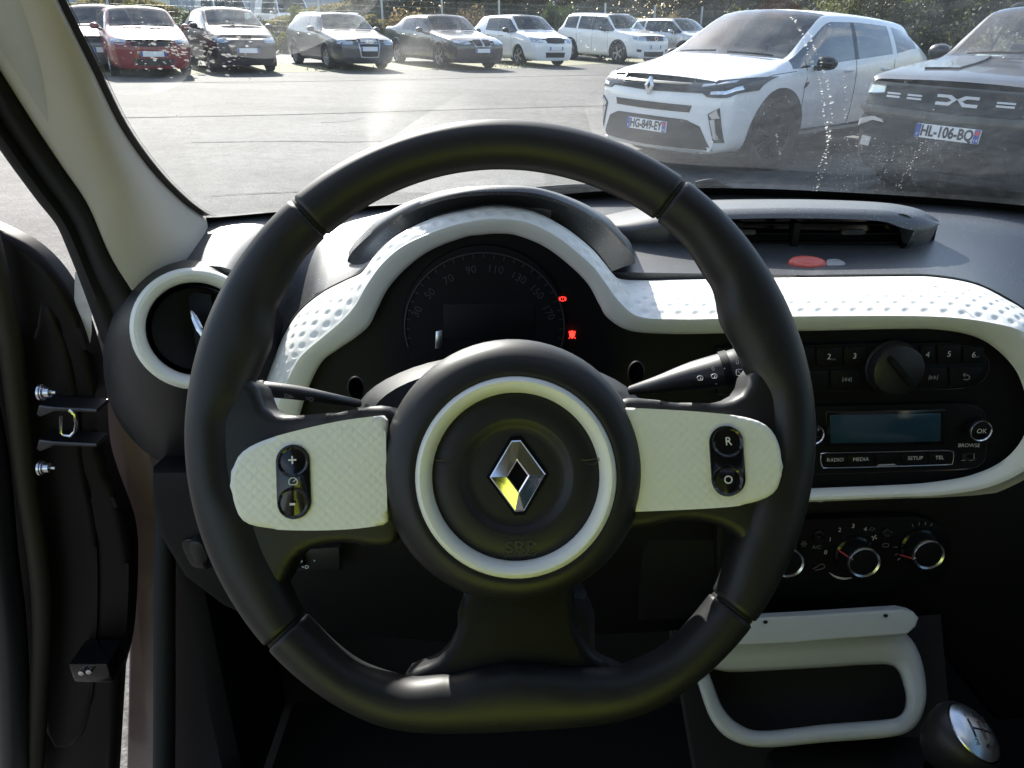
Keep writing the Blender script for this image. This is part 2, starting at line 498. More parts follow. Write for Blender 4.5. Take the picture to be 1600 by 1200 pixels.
def text(name, s, O, u, v, n, size, m, parent=None, local=False, thick=0.0002, sx=1.0, rot=0.0, bold=0.0):
    key = (s, round(bold, 4))
    if key not in TXT:
        cu = bpy.data.curves.new('lettering', 'FONT')
        cu.body = s; cu.align_x = 'CENTER'; cu.align_y = 'CENTER'; cu.size = 1.0; cu.offset = bold
        cu.resolution_u = 3
        ob = bpy.data.objects.new('lettering', cu)
        me = bpy.data.meshes.new_from_object(ob)
        bpy.data.objects.remove(ob)
        TXT[key] = ([v_.co.copy() for v_ in me.vertices], [tuple(p.vertices) for p in me.polygons])
        bpy.data.meshes.remove(me)
    vs_, fs = TXT[key]
    cr_, sr = cos(rot), sin(rot)
    u2, v2 = u * cr_ + v * sr, v * cr_ - u * sr
    out = [O + u2 * (p.x * size * sx) + v2 * (p.y * size) + n * thick for p in vs_]
    return mesh(name, out, fs, m, parent, False, local)
def circle_pts(O, u, v, r, n=32, ry=None, a0=0, a1=2 * pi):
    ry = r if ry is None else ry
    full = abs(a1 - a0 - 2 * pi) < 1e-6
    return [O + u * (r * cos(a0 + (a1 - a0) * k / (n if full else n - 1))) + v * (ry * sin(a0 + (a1 - a0) * k / (n if full else n - 1))) for k in range(n)]
def pill(O, u, v, w, h, r=None, n=8):
    """rounded rectangle outline"""
    r = min(w, h) / 2 * 0.999 if r is None else r
    out = []
    for cx, cy, a in ((w / 2 - r, h / 2 - r, 0), (-w / 2 + r, h / 2 - r, pi / 2), (-w / 2 + r, -h / 2 + r, pi), (w / 2 - r, -h / 2 + r, 1.5 * pi)):
        for k in range(n + 1):
            t = a + pi / 2 * k / n
            out.append(O + u * (cx + r * cos(t)) + v * (cy + r * sin(t)))
    return out
def lerp(a, b, t):
    return a + (b - a) * t
# ================================================================== OUTSIDE
def plane_sheet(name, pts, m, lift=0.0, kind='structure', sub=None):
    o = mesh(name, [V((x, y, gz(x, y) + lift)) for x, y in pts], [tuple(range(len(pts)))], m, smooth=False)
    if kind: o['kind'] = kind
    return o
g = plane_sheet('ground', [(-300, -120), (300, -120), (300, 420), (-300, 420)], 'asphalt')
# gravel and dry grass beyond the edge of the asphalt, under the far row of cars
edge = [AG(-500, 139), AG(130, 119), AG(350, 114.5), AG(620, 110), AG(800, 106), AG(960, 99), AG(1100, 93), AG(1600, 78), AG(2300, 64)]
ex = smooth([(p.x, p.y) for p in edge], 120)
ex = [(x, y + 0.12 * sin(i * 1.7) + 0.1 * rnd.uniform(-1, 1)) for i, (x, y) in enumerate(ex)]
plane_sheet('gravel_verge', ex + [(120, 200), (-120, 200)], 'gravel', 0.004)
# resurfacing seams: long strips of slightly different asphalt across the aisle
mat('asphalt_dark', (0.060, 0.059, 0.057), 0.85, spec=0.1, var=0.35, vscale=3, bump=0.5, bscale=80)
def seam(pts, w, m, lift):
    P = smooth(pts, 60)
    a, b = [], []
    for i, p in enumerate(P):
        q = AG(*p)
        ww = w * (0.5 + 0.5 * rnd.random())
        a.append((q.x, q.y - ww)); b.append((q.x, q.y + ww))
    o = plane_sheet('asphalt_seam', a + b[::-1], m, lift)
seam([(100, 130), (500, 127), (900, 118), (1000, 116)], 0.05, 'asphalt_dark', 0.004)
seam([(150, 185), (420, 180), (700, 172), (960, 165)], 0.035, 'asphalt_dark', 0.0045)
seam([(300, 223), (450, 221), (560, 222), (700, 216)], 0.02, 'asphalt_dark', 0.005)
seam([(500, 192), (540, 190), (565, 185), (572, 181)], 0.02, 'asphalt_dark', 0.0055)
seam([(330, 307), (380, 304), (450, 301), (500, 299)], 0.012, 'asphalt_dark', 0.0058)

# grass tufts and pebbles on the verge
def tufts():
    vs_, fs = [], []
    for i in range(5200):
        k = rnd.randrange(len(ex) - 1)
        x, y = ex[k]
        y += 0.15 + abs(rnd.gauss(0, 1.6)); x += rnd.uniform(-0.8, 0.8)
        if not (-22 < x < 26): continue
        z = gz(x, y)
        h = rnd.uniform(0.03, 0.11)
        for b in range(4):
            a = rnd.uniform(0, 2 * pi); w = 0.012; l = rnd.uniform(0.02, 0.07)
            dx, dy = cos(a), sin(a)
            n = len(vs_)
            vs_ += [V((x - dy * w, y + dx * w, z)), V((x + dy * w, y - dx * w, z)), V((x + dx * l, y + dy * l, z + h))]
            fs.append((n, n + 1, n + 2))
    o = mesh('grass', vs_, fs, 'dry_grass', smooth=False)
    o['kind'] = 'stuff'; o['label'] = 'dry grass tufts on the gravel under the far row of cars'; o['category'] = 'grass'
tufts()

# ------------------------------------------------------------------ cars
def pchip(xs, ys):
    n = len(xs)
    h = [xs[i + 1] - xs[i] for i in range(n - 1)]
    d = [(ys[i + 1] - ys[i]) / h[i] for i in range(n - 1)]
    m = [0.0] * n
    m[0], m[-1] = d[0], d[-1]
    for i in range(1, n - 1):
        if d[i - 1] * d[i] <= 0: m[i] = 0
        else:
            w1, w2 = 2 * h[i] + h[i - 1], h[i] + 2 * h[i - 1]
            m[i] = (w1 + w2) / (w1 / d[i - 1] + w2 / d[i])
    def f(i, t):
        t2, t3 = t * t, t ** 3
        return (2 * t3 - 3 * t2 + 1) * ys[i] + (t3 - 2 * t2 + t) * h[i] * m[i] + (-2 * t3 + 3 * t2) * ys[i + 1] + (t3 - t2) * h[i] * m[i + 1]
    return f
SUBS, SUBC = 5, 4
WHEEL = {}
def wheel_meshes(style):
    if style in WHEEL: return WHEEL[style]
    X, Y, Z = V((1, 0, 0)), V((0, 1, 0)), V((0, 0, 1))
    # unit wheel, radius 1, axis X, outer face at +x
    ty = lathe('tyre', [(0.66, 0.27), (0.72, 0.32), (0.86, 0.345), (0.95, 0.31), (1.0, 0.22), (1.0, -0.22), (0.95, -0.3), (0.7, -0.3)], V((0, 0, 0)), Y, Z, X, 'tyre_rubber', None, 40)
    vs_, fs = [], []
    def add(ring_list, seg, closed=True):
        base = len(vs_)
        for r in ring_list: vs_.extend(r)
        for i in range(len(ring_list) - 1):
            for j in range(seg):
                k = (j + 1) % seg
                fs.append((base + i * seg + j, base + i * seg + k, base + (i + 1) * seg + k, base + (i + 1) * seg + j))
    def ring(r, h, seg=36): return [Y * (r * cos(2 * pi * k / seg)) + Z * (r * sin(2 * pi * k / seg)) + X * h for k in range(seg)]
    add([ring(0.60, -0.1), ring(0.63, 0.24), ring(0.66, 0.29), ring(0.69, 0.27)], 36)
    add([ring(0.01, 0.27), ring(0.13, 0.26), ring(0.15, 0.15)], 36)
    ns = 10 if style == 'multi' else 5
    for s in range(ns):
        for dd in ((0,) if style != 'twin' else (-0.13, 0.13)):
            a = 2 * pi * s / ns + dd
            d = Y * cos(a) + Z * sin(a); t = -Y * sin(a) + Z * cos(a)
            w0, w1 = (0.07, 0.10) if style == 'five' else (0.035, 0.05)
            b = len(vs_)
            for r, w, h in ((0.1, w0, 0.25), (0.64, w1, 0.26)):
                vs_.extend([d * r - t * w + X * h, d * r + t * w + X * h, d * r + t * w + X * (h - 0.1), d * r - t * w + X * (h - 0.1)])
            for q in range(4):
                r_ = (q + 1) % 4
                fs.append((b + q, b + r_, b + 4 + r_, b + 4 + q))
    rm = mesh('rim', vs_, fs, 'alloy', None, False)
    dk = lathe('brake_disc', [(0.01, 0.02), (0.6, 0.02)], V((0, 0, 0)), Y, Z, X, 'grille_black', None, 24)
    WHEEL[style] = (ty.data, rm.data, dk.data)
    for o in (ty, rm, dk): bpy.data.objects.remove(o)
    return WHEEL[style]
def child(name, me, parent, mtx=None):
    o = bpy.data.objects.new(name, me); COL.objects.link(o); o.parent = parent
    if mtx is not None: o.matrix_local = mtx
    return o

class Car:
    def __init__(s, name, label, x, y, psi, P, paint, group=None):
        s.P = P; s.paint = paint
        s.root = thing(name, label, 'car', (0, 0, 0), group)
        s.root.matrix_world = Matrix.Translation(V((x, y, gz(x, y)))) @ (GROT @ Matrix.Rotation(psi, 3, 'Z')).to_4x4()
        s.build()
    def stations(s):
        P = s.P; L, W, H = P['L'], P['W'] / 2, P['H']
        zb = P.get('zb', 0.20); nose, cz = P['nose'], P['cowlz']
        sc, srf, sb, scp, srr, stg = P['sc'], P['srf'], P['sb'], P['scp'], P['srr'], P['stg']
        tz = P['tailz']; belt0, belt1 = P['belt0'], P['belt1']
        zm = P.get('zm', 0.62)
        rk = P.get('rake', 0.10)
        box_ = P.get('boxy', 0.0)              # 1: square-shouldered bonnet
        ST = []
        def hood(sv, w, zt, sh=0.05, yo=None, rb=1.0):
            sh = lerp(sh, 0.03, box_)
            wb = lerp(0.93, 0.965, box_); wg = lerp(0.82, 0.90, box_)
            return dict(s=sv, x=[0, .80 * w, .965 * w, w, .985 * w, wb * w, wg * w, .62 * w, .31 * w, 0],
                        z=[zb, zb, zb + .13, zm, (zm + zt - sh) / 2 + .06, zt - sh, zt - sh * .35, zt, zt + .012, zt + .016], yo=yo or [0] * 10)
        ny = [.06, .05, .015, 0, .03, rk * .75, rk * .9, rk, rk, rk]
        nw = P.get('nosew', 0.84)
        ST.append(hood(0, W * nw, nose - 0.022, 0.038, ny))
        ST.append(hood(.13, W * (nw + .085), nose + .012, 0.045, [v * .55 for v in ny]))
        ST.append(hood(.36, W * .975, nose + (cz - nose) * .35))
        ST.append(hood(sc * .72, W * .995, nose + (cz - nose) * .78))
        def cab(sv, zbelt, zg, wg, zr, wr, cen, yo=None, w=W):
            return dict(s=sv, x=[0, .82 * w, .965 * w, w, .985 * w, .955 * w, wg * W, wr * W, wr * .52 * W, 0],
                        z=[zb, zb, zb + .12, zm + .03, (zm + zbelt) / 2 + .1, zbelt, zg, zr, zr + cen * .75, zr + cen], yo=yo or [0] * 10)
        wy = [0, 0, 0, 0, 0, 0, .0, 0, -.10, -.14]
        ST.append(cab(sc, belt0, cz + .005, .87, cz + .015, .80, .02, wy))
        smid = (sc + srf) / 2
        zr = H - .055
        ta = P.get('tumble', .74)
        ST.append(cab(smid, lerp(belt0, belt1, .12), lerp(cz, zr - .06, .50), lerp(.87, ta + .04, .5), lerp(cz, zr, .55), lerp(.80, ta - .05, .5), .03, [v * .9 for v in wy]))
        ST.append(cab(srf, lerp(belt0, belt1, .28), zr - .075, ta + .04, zr - .01, ta - .05, .05, [v * .7 for v in wy]))
        rz = P.get('rearz', zr - .05)
        def roofz(sv): 
            t = (sv - srf) / (srr - srf)
            return lerp(zr, rz, t) + .03 * sin(pi * min(1, max(0, t)))
        for sv in (sb, sb + .09, scp, scp + .10):
            t = (sv - srf) / (srr - srf); z = roofz(sv)
            ST.append(cab(sv, lerp(belt0, belt1, .28 + .6 * t), z - .075, ta + .045, z - .008, ta - .04, .055))
        z = rz
        ST.append(cab(srr, belt1, z - .09 if not P.get('sedan') else z - .08, ta + .02, z - .01, ta - .05, .05, [0, 0, 0, 0, 0, 0, .02, .0, .03, .04]))
        ST.append(cab(stg, tz - .03, tz - .005, .86, tz, .76, .03, [0, 0, 0, 0, 0, 0, 0, 0, .05, .07], W * .985))
        if P.get('sedan'):
            ST.append(cab(L - .20, tz - .05, tz - .01, .82, tz, .70, .015, None, W * .95))
        e = dict(cab(L - .07, tz - .12, tz - .06, .80, tz - .03, .70, .01, None, W * .93)); ST.append(e)
        e2 = dict(cab(L, min(tz - .25, .85), min(tz - .2, .9), .78, min(tz - .18, .92), .66, .0, None, W * .86)); ST.append(e2)
        return ST
    def build(s):
        P = s.P; L = P['L']; W = P['W'] / 2
        ST = s.stations(); s.ST = ST
        NS, NC = len(ST), 10
        ss = [a['s'] for a in ST]
        fx = [pchip(ss, [a['x'][j] for a in ST]) for j in range(NC)]
        fz = [pchip(ss, [a['z'][j] for a in ST]) for j in range(NC)]
        fy = [pchip(ss, [a['yo'][j] for a in ST]) for j in range(NC)]
        rows, cell = [], []
        for i in range(NS - 1):
            for q in range(SUBS + (1 if i == NS - 2 else 0)):
                t = q / SUBS
                sv = lerp(ss[i], ss[i + 1], t)
                cx = [fx[j](i, t) for j in range(NC)]; czv = [fz[j](i, t) for j in range(NC)]; cy = [sv + fy[j](i, t) for j in range(NC)]
                gx, gzv, gy = (pchip(list(range(NC)), a) for a in (cx, czv, cy))
                r = []
                for j in range(NC - 1):
                    for k in range(SUBC + (1 if j == NC - 2 else 0)):
                        u = k / SUBC
                        r.append(V((gx(j, u), gy(j, u) - L / 2, gzv(j, u))))
                rows.append(r); cell.append(i)
        s.rows = rows
        # plan curvature of the nose
        bul = P.get('bulge', 0.16)
        nr, nc = len(rows), len(rows[0])
        def bulge(p, ymin):
            t = max(0.0, 1 - (p.y + L / 2) / 0.75)
            return V((p.x, p.y - bul * t * (1 - min(1, abs(p.x) / (W * .9)) ** 2), p.z))
        rows = [[bulge(p, 0) for p in r] for r in rows]
        full_v, full_f, tags = [], [], []
        for r in rows: full_v += r
        nH = len(full_v)
        full_v += [V((-p.x, p.y, p.z)) for p in full_v]
        CR = nc
        for i in range(nr - 1):
            for j in range(nc - 1):
                a, b, c, d = i * CR + j, i * CR + j + 1, (i + 1) * CR + j + 1, (i + 1) * CR + j
                ci, cj = cell[min(i, len(cell) - 1)], j // SUBC
                full_f.append((a, b, c, d)); tags.append((ci, cj, 1))
                full_f.append((nH + d, nH + c, nH + b, nH + a)); tags.append((ci, cj, -1))
        # front and rear caps
        K = 12
        for end, ri in ((0, 0), (1, nr - 1)):
            base = len(full_v); js = list(range(1, 5 * SUBC + 1))
            for j in js:
                p = rows[ri][j]
                for k in range(K + 1):
                    f = -1 + 2 * k / K
                    x = p.x * f
                    y0 = p.y
                    if end == 0:
                        e0 = bul * (1 - min(1, abs(p.x) / (W * .9)) ** 2)
                        y0 = p.y + e0 - bul * (1 - min(1, abs(x) / (W * .9)) ** 2)
                    full_v.append(V((x, y0, p.z)))
            for a in range(len(js) - 1):
                for k in range(K):
                    q = base + a * (K + 1) + k
                    full_f.append((q, q + 1, q + K + 2, q + K + 1)); tags.append(('cap', end, 0))
        s.bvh = BVHTree.FromPolygons([tuple(v) for v in full_v], full_f)
        # sort faces into parts
        win = {}
        wheels = [(P['fo'] - L / 2), (P['fo'] + P['wb'] - L / 2)]
        Ra = P['wr'] + 0.055
        ws0 = 4
        quarter = P.get('quarter', False)
        groups = {}
        for f, t in zip(full_f, tags):
            key = 'body'
            if t[0] != 'cap':
                ci, cj, sd = t
                c = sum((full_v[i] for i in f), V()) / 4
                if cj <= 4 and abs(c.x) > 0.5 * W and any((c.y - wy) ** 2 + (c.z - P['wr']) ** 2 < Ra * Ra for wy in wheels): continue
                if cj <= 0: key = 'underbody'
                elif ci in (4, 5) and cj >= 7: key = 'windscreen'
                elif cj == 5 and ci in (4, 5, 6): key = 'side_window' + ('_l' if sd > 0 else '_r')
                elif cj == 5 and ci == 7: key = 'pillar_cover' + ('_l' if sd > 0 else '_r')
                elif cj == 5 and ci == 8: key = 'rear_side_window' + ('_l' if sd > 0 else '_r')
                elif cj == 5 and ci == 10 and quarter: key = 'quarter_window' + ('_l' if sd > 0 else '_r')
                elif ci == 11 and cj >= 7: key = 'rear_window'
                elif 0 <= ci <= 3 and cj >= 5 and P.get('bonnet', True): key = 'bonnet'
            groups.setdefault(key, []).append(f)
        nm = {'side_window_l': 'side_window', 'side_window_r': 'side_window', 'pillar_cover_l': 'pillar_cover', 'pillar_cover_r': 'pillar_cover',
              'rear_side_window_l': 'side_window', 'rear_side_window_r': 'side_window', 'quarter_window_l': 'side_window', 'quarter_window_r': 'side_window'}
        mt = {'body': s.paint, 'bonnet': s.paint, 'underbody': 'grille_black', 'windscreen': 'window_glass', 'rear_window': 'tinted_glass'}
        s.parts = {}
        for k, fs in groups.items():
            n = nm.get(k, k)
            idx = sorted({i for f in fs for i in f}); mp = {a: b for b, a in enumerate(idx)}
            mtl = mt.get(k) or ('gloss_black' if 'pillar' in k else (P.get('sideglass', 'window_glass')))
            bm = bmesh.new()
            bv = [bm.verts.new(full_v[i]) for i in idx]
            for f in fs:
                q = []
                for i in f:
                    if bv[mp[i]] not in q: q.append(bv[mp[i]])
                if len(q) >= 3:
                    try: bm.faces.new(q)
                    except ValueError: pass
            bmesh.ops.remove_doubles(bm, verts=bm.verts[:], dist=0.0004)
            s.parts[k] = bm_obj(n, bm, mtl, s.root, True, True, 38)
        # wheels, arches, wells
        ty, rm, dk = wheel_meshes(P.get('rimstyle', 'five'))
        R = P['wr']
        for wy in wheels:
            for sd in (1, -1):
                steer = Matrix.Rotation(P.get('steer', 0), 4, 'Z') if wy < 0 else Matrix()
                mtx = Matrix.Translation(V((sd * (W - .115), wy, R))) @ steer @ Matrix.Diagonal((sd * R, R, R, 1))
                w = child('wheel', ty, s.root, mtx)
                ri_ = child('rim', rm, w)
                if P.get('rimmat'):
                    ri_.material_slots[0].link = 'OBJECT'; ri_.material_slots[0].material = M(P['rimmat'])
                child('brake_disc', dk, w)
                # arch lip
                cl = P.get('arch', 0.05)
                ring = []
                for rr, off in ((Ra - .03, -.03), (Ra - .012, .012), (Ra + cl * .6, .016), (Ra + cl, .012), (Ra + cl + .004, -.012)):
                    row = []
                    for k in range(29):
                        a = -.22 + (pi + .44) * k / 28
                        yy, zz = wy + rr * cos(a), R + rr * sin(a)
                        row.append(s.side(yy, max(zz, .12), sd, off))
                    ring.append(row)
                loft('wheel_arch', ring, P.get('archmat', s.paint), s.root, False, local=True)
                well = []
                for xx in (W - .02, W - .34):
                    well.append([V((sd * xx, wy + (Ra + .02) * cos(a), R + (Ra + .02) * sin(a))) for a in [-.4 + (pi + .8) * k / 20 for k in range(21)]])
                well.append([V((sd * (W - .34), wy, R))] * 21)
                loft('wheel_well', well, 'grille_black', s.root, False, local=True)
        # door mirrors
        mz = P['belt0'] + P.get('mirz', .075); my = P['sc'] + P.get('miry', .42) - L / 2
        for sd in (1, -1):
            rings = []
            for t, sc_ in ((-.09, .35), (-.075, .75), (-.04, .95), (.0, 1.0), (.04, .98), (.055, .9)):
                rings.append([V((sd * (W + .10 + .105 * sc_ * cos(a) * (1 if cos(a) * 1 > 0 else .9)), my + t, mz + .075 * sc_ * sin(a) * (1 if abs(sin(a)) < .9 else .95))) for a in [2 * pi * k / 16 for k in range(16)]])
            mo = loft('door_mirror', rings, P.get('mirror', s.paint), s.root, True, (True, True), local=True)
            mo2 = tube('mirror_stalk', [V((sd * (W * .92), my + .02, P['belt0'] + .0)), V((sd * (W + .05), my, mz - .05))], .025, 'cladding', mo, 8, local=True)
        # cabin: seats and a dash shelf seen through the glass
        for sd in (1, -1):
            for yy, nmx in ((P['sc'] + 1.05, 0),):
                box('seat', (sd * .38, yy - L / 2, P['belt0'] - .10), (.46, .14, .62), 'seat_cloth', s.root, .05, True)
                box('headrest', (sd * .38, yy + .03 - L / 2, P['belt0'] + .33), (.26, .09, .17), 'seat_cloth', s.root, .035, True)
        box('dashboard', (0, P['sc'] + .28 - L / 2, P['belt0'] - .09), (W * 1.6, .5, .12), 'black_plastic_plain', s.root, .03, True)
        box('floor_pan', (0, .15, .34), (W * 1.7, L * .62, .06), 'carpet', s.root, 0, True)
    # ---- surface look-ups
    def front(s, x, z, off=0.006):
        h = s.bvh.ray_cast(V((x, -9, z)), V((0, 1, 0)))
        if h[0] is None or h[0].y > 0:
            h = s.bvh.find_nearest(V((x, -s.P['L'] / 2, z)))
        n = h[1] if h[1].dot(V((0, -1, 0.2))) > 0 else -h[1]
        return h[0] + n * off
    def side(s, y, z, sd, off=0.006):
        h = s.bvh.ray_cast(V((sd * 5, y, z)), V((-sd, 0, 0)))
        if h[0] is None:
            h = s.bvh.find_nearest(V((sd * s.P['W'] / 2, y, z)))
        n = h[1] if h[1].x * sd > 0 else -h[1]
        return h[0] + n * off
    def top(s, x, y, off=0.006):
        h = s.bvh.ray_cast(V((x, y, 5)), V((0, 0, -1)))
        n = h[1] if h[1].z > 0 else -h[1]
        return h[0] + n * off
    def patch(s, name, top, bot, m, axis='front', n=14, rws=6, off=.006, sd=1, parent=None, skirt=.03):
        T, B = resample(top, n), resample(bot, n)
        fn = {'front': lambda a, b, o: s.front(a, b, o), 'side': lambda a, b, o: s.side(a, b, sd, o), 'top': lambda a, b, o: s.top(a, b, o)}[axis]
        rings = []
        for r in range(rws + 1):
            t = r / rws
            rings.append([fn(lerp(T[k][0], B[k][0], t), lerp(T[k][1], B[k][1], t), off) for k in range(n)])
        # skirt into the body so that the piece has depth
        def sk(row, t):
            return [fn(lerp(T[k][0], B[k][0], t), lerp(T[k][1], B[k][1], t), -skirt) for k in range(n)]
        rings = [sk(0, 0)] + rings + [sk(0, 1)]
        for r in rings[1:-1]:
            pass
        rings = [[fn(lerp(T[0][0], B[0][0], tt), lerp(T[0][1], B[0][1], tt), -skirt)] + rg + [fn(lerp(T[-1][0], B[-1][0], tt), lerp(T[-1][1], B[-1][1], tt), -skirt)]
                 for rg, tt in zip(rings, [0] + [r / rws for r in range(rws + 1)] + [1])]
        return loft(name, rings, m, parent or s.root, False, local=True, sharp=45)
    def both(s, name, top, bot, m, **k):
        a = s.patch(name, top, bot, m, **k)
        b = s.patch(name, [(-x, z) for x, z in top], [(-x, z) for x, z in bot], m, **k)
        return a, b
    def plate_no(s, x, z, txt=None, dep=None, w=.52, h=.11, tilt=0.06, off=.02):
        c = s.front(x, z, off)
        e1, e2 = s.front(x - w * .4, z, off), s.front(x + w * .4, z, off)
        u = (e2 - e1).normalized(); u.z = 0; u.normalize()
        n = V((u.y, -u.x, 0)); n = (n + V((0, 0, tilt))).normalized(); v = n.cross(u)
        if v.z < 0: v = -v
        c = V((c.x, min(c.y, e1.y, e2.y) if abs(x) < .05 else c.y, c.z))
        p = plate('number_plate', pill(c, u, v, w, h, .008, 3), n, .02, 'plate_white', s.root, .002, 1, True)
        for sx_, wd in ((-1, .042), (1, .042)):
            plate('plate_band', pill(c + u * (sx_ * (w / 2 - wd / 2 - .002)) + n * .0035, u, v, wd, h * .97, .006, 2), n, .003, 'plate_blue', p, 0, 1, True)
        if txt:
            text('lettering', txt, c + v * -.001, u, v, n, .118, 'plate_text', p, True, .004, .76, bold=.03)
            text('lettering', 'F', c - u * (w / 2 - .023) - v * .03, u, v, n, .035, 'plate_white', p, True, .0045)
            plate('plate_emblem', pill(c + u * (w / 2 - .023) + v * .026 + n * .005, u, v, .032, .034, .006, 3), n, .003, 'plate_red', p, 0, 1, True)
            text('lettering', dep, c + u * (w / 2 - .023) - v * .03, u, v, n, .036, 'plate_white', p, True, .0045)
        return p
    def seams(s, m='grille_black'):
        P = s.P; L = P['L']
        def strip(pts, sd, w=.006):
            a = [s.side(y - w, z, sd, .002) for y, z in pts]; b = [s.side(y + w, z, sd, .002) for y, z in pts]
            loft('door_gap', [a, b], m, s.root, False, local=True)
        for sd in (1, -1):
            for yy, lean in ((P['sc'] + .22, .1), (P['sb'] + .03, 0), (P['scp'] + .0, .12)):
                z1 = lerp(P['belt0'], P['belt1'], .5) - .02
                strip([(yy - L / 2 + lean * (1 - t) * 0 + (lean * .4 if t > .7 else 0), lerp(.32, z1, t)) for t in [k / 9 for k in range(10)]], sd)
            for yy in (P['sb'] - .15, P['scp'] - .16):
                zh = lerp(P['belt0'], P['belt1'], .5) - .13
                c = s.side(yy - L / 2, zh, sd, .018)
                tube('door_handle', [c + V((0, -.09, 0)), c + V((0, -.06, .003)), c + V((0, .06, .006)), c + V((0, .09, .006))], [.01, .014, .014, .01], P.get('handle', s.paint), s.root, 8, True)
    def wipers(s):
        P = s.P; L = P['L']
        for sx_ in (-.55, .12):
            pts = []
            for k in range(8):
                x = sx_ + .5 * k / 7
                h = s.bvh.ray_cast(V((x, P['sc'] - L / 2 + .03 + .02 * k / 7 - .13 * (1 - (x / .8) ** 2), 4)), V((0, 0, -1)))
                pts.append(h[0] + V((0, -.03, .015)))
            tube('wiper_blade', pts, .011, 'grille_black', s.root, 6, True)
# ------------------------------------------------------------------ the two near cars
def diamond(parent, O, u, v, n, w, h, m='chrome', core='grille_black', local=True, name='emblem'):
    """raised lozenge ring with bevelled limbs"""
    def rh(a, b, d, cut=.16):
        pts = []
        for sx_, sy in ((1, 0), (0, 1), (-1, 0), (0, -1)):
            pass
        c = cut * a
        return [O + u * a * sx_ + v * b * sy + n * d for sx_, sy in ((1, 0), (cut, 1 - cut * .0), (-cut, 1 - cut * .0), (-1, 0), (-cut, -1 + cut * .0), (cut, -1 + cut * .0))]
    def ri(a, b, d): return [O + u * a * x + v * b * y + n * d for x, y in ((1, 0), (.02, 1), (-.02, 1), (-1, 0), (-.02, -1), (.02, -1))]
    rings = [rh(w / 2, h / 2, -.2 * w * .1), rh(w / 2, h / 2, .07 * w), rh(w / 2 * .95, h / 2 * .96, .085 * w), ri(w * .21, h * .24, .135 * w), ri(w * .18, h * .21, .125 * w), ri(w * .17, h * .20, .02 * w)]
    o = loft(name, rings, m, parent, True, (False, False), local, smooth=False)
    return o

symP = dict(L=4.41, W=1.80, H=1.585, nose=.93, cowlz=1.075, sc=1.05, srf=1.92, sb=2.32, scp=3.22, srr=3.80, stg=4.18, tailz=1.13, belt0=1.00, belt1=1.19,
            zb=.21, zm=.66, fo=.86, wb=2.64, wr=.345, rimmat='dark_alloy', arch=.085, archmat='cladding', mirror='gloss_black', quarter=True, rake=.10, nosew=.86, bulge=.17,
            rimstyle='twin', tumble=.74, handle='car_white', mirz=.06, miry=.40, sideglass='mirror_glass', rearz=1.455, steer=radians(-14))
c0 = AG(1062, 283)
sy = Car('white_crossover', 'large white crossover parked nose towards the windscreen, beside the dark boxy car', 3.19, 9.98, radians(-49.2), symP, 'car_white')
SY = sy
# grille band between the lamps
sy.patch('grille', [(-.60, .858), (-.3, .858), (0, .858), (.3, .858), (.60, .858)], [(-.60, .785), (-.3, .78), (0, .772), (.3, .78), (.60, .785)], 'cladding', n=40, rws=6, off=.013)
for zz_ in (.800, .820, .840):
    sy.patch('grille_bar', [(-.42, zz_ + .002), (0, zz_ - .001), (.42, zz_ + .002)], [(-.42, zz_ - .002), (0, zz_ - .005), (.42, zz_ - .002)], 'grille_black', n=30, rws=1, off=.019, skirt=.01)
c = sy.front(0, .808, .034)
diamond(sy.root, c, V((1, 0, 0)), V((0, .12, .99)), V((0, -1, .1)).normalized(), .125, .175, 'satin_chrome')
# head lamps
for a in sy.both('headlight', [(.44, .872), (.62, .888), (.78, .915), (.87, .937)], [(.44, .80), (.56, .795), (.64, .752), (.80, .755), (.875, .82)], 'lamp_dark', n=22, rws=8, off=.014): pass
for a in sy.both('lamp_reflector', [(.56, .850), (.68, .872), (.80, .905)], [(.56, .832), (.68, .852), (.80, .882)], 'lamp_silver', n=8, rws=2, off=.021, skirt=.005): pass
for a in sy.both('lamp_reflector', [(.66, .800), (.78, .815), (.84, .86)], [(.66, .775), (.785, .785), (.852, .83)], 'lamp_silver', n=8, rws=2, off=.021, skirt=.005): pass
# slot intake, lower mouth, corner vents
sy.patch('bumper_slot', [(-.50, .665), (0, .668), (.50, .665)], [(-.48, .60), (0, .598), (.48, .60)], 'grille_black', n=20, rws=3, off=.006)
sy.patch('lower_grille', [(-.60, .475), (-.45, .53), (0, .535), (.45, .53), (.60, .475)], [(-.72, .255), (-.5, .25), (0, .245), (.5, .25), (.72, .255)], 'cladding', n=26, rws=5, off=.008)
for sgn in (1, -1):
    sy.patch('corner_vent', [(sgn * .665, .60), (sgn * .77, .665)], [(sgn * .74, .335), (sgn * .80, .335)], 'cladding', n=6, rws=8, off=.010)
    sy.patch('corner_lamp', [(sgn * .675, .595), (sgn * .745, .645)], [(sgn * .71, .555), (sgn * .775, .57)], 'lamp_silver', n=4, rws=3, off=.015, skirt=.006)
    sy.patch('vent_fin', [(sgn * .69, .545), (sgn * .735, .555)], [(sgn * .745, .365), (sgn * .77, .365)], 'silver_trim', n=4, rws=6, off=.016, skirt=.006)
sy.patch('skid_plate', [(-.70, .245), (0, .24), (.70, .245)], [(-.66, .215), (0, .215), (.66, .215)], 'silver_trim', n=16, rws=2, off=.012)
sy.plate_no(0, .44, 'HG-849-EY', '14')
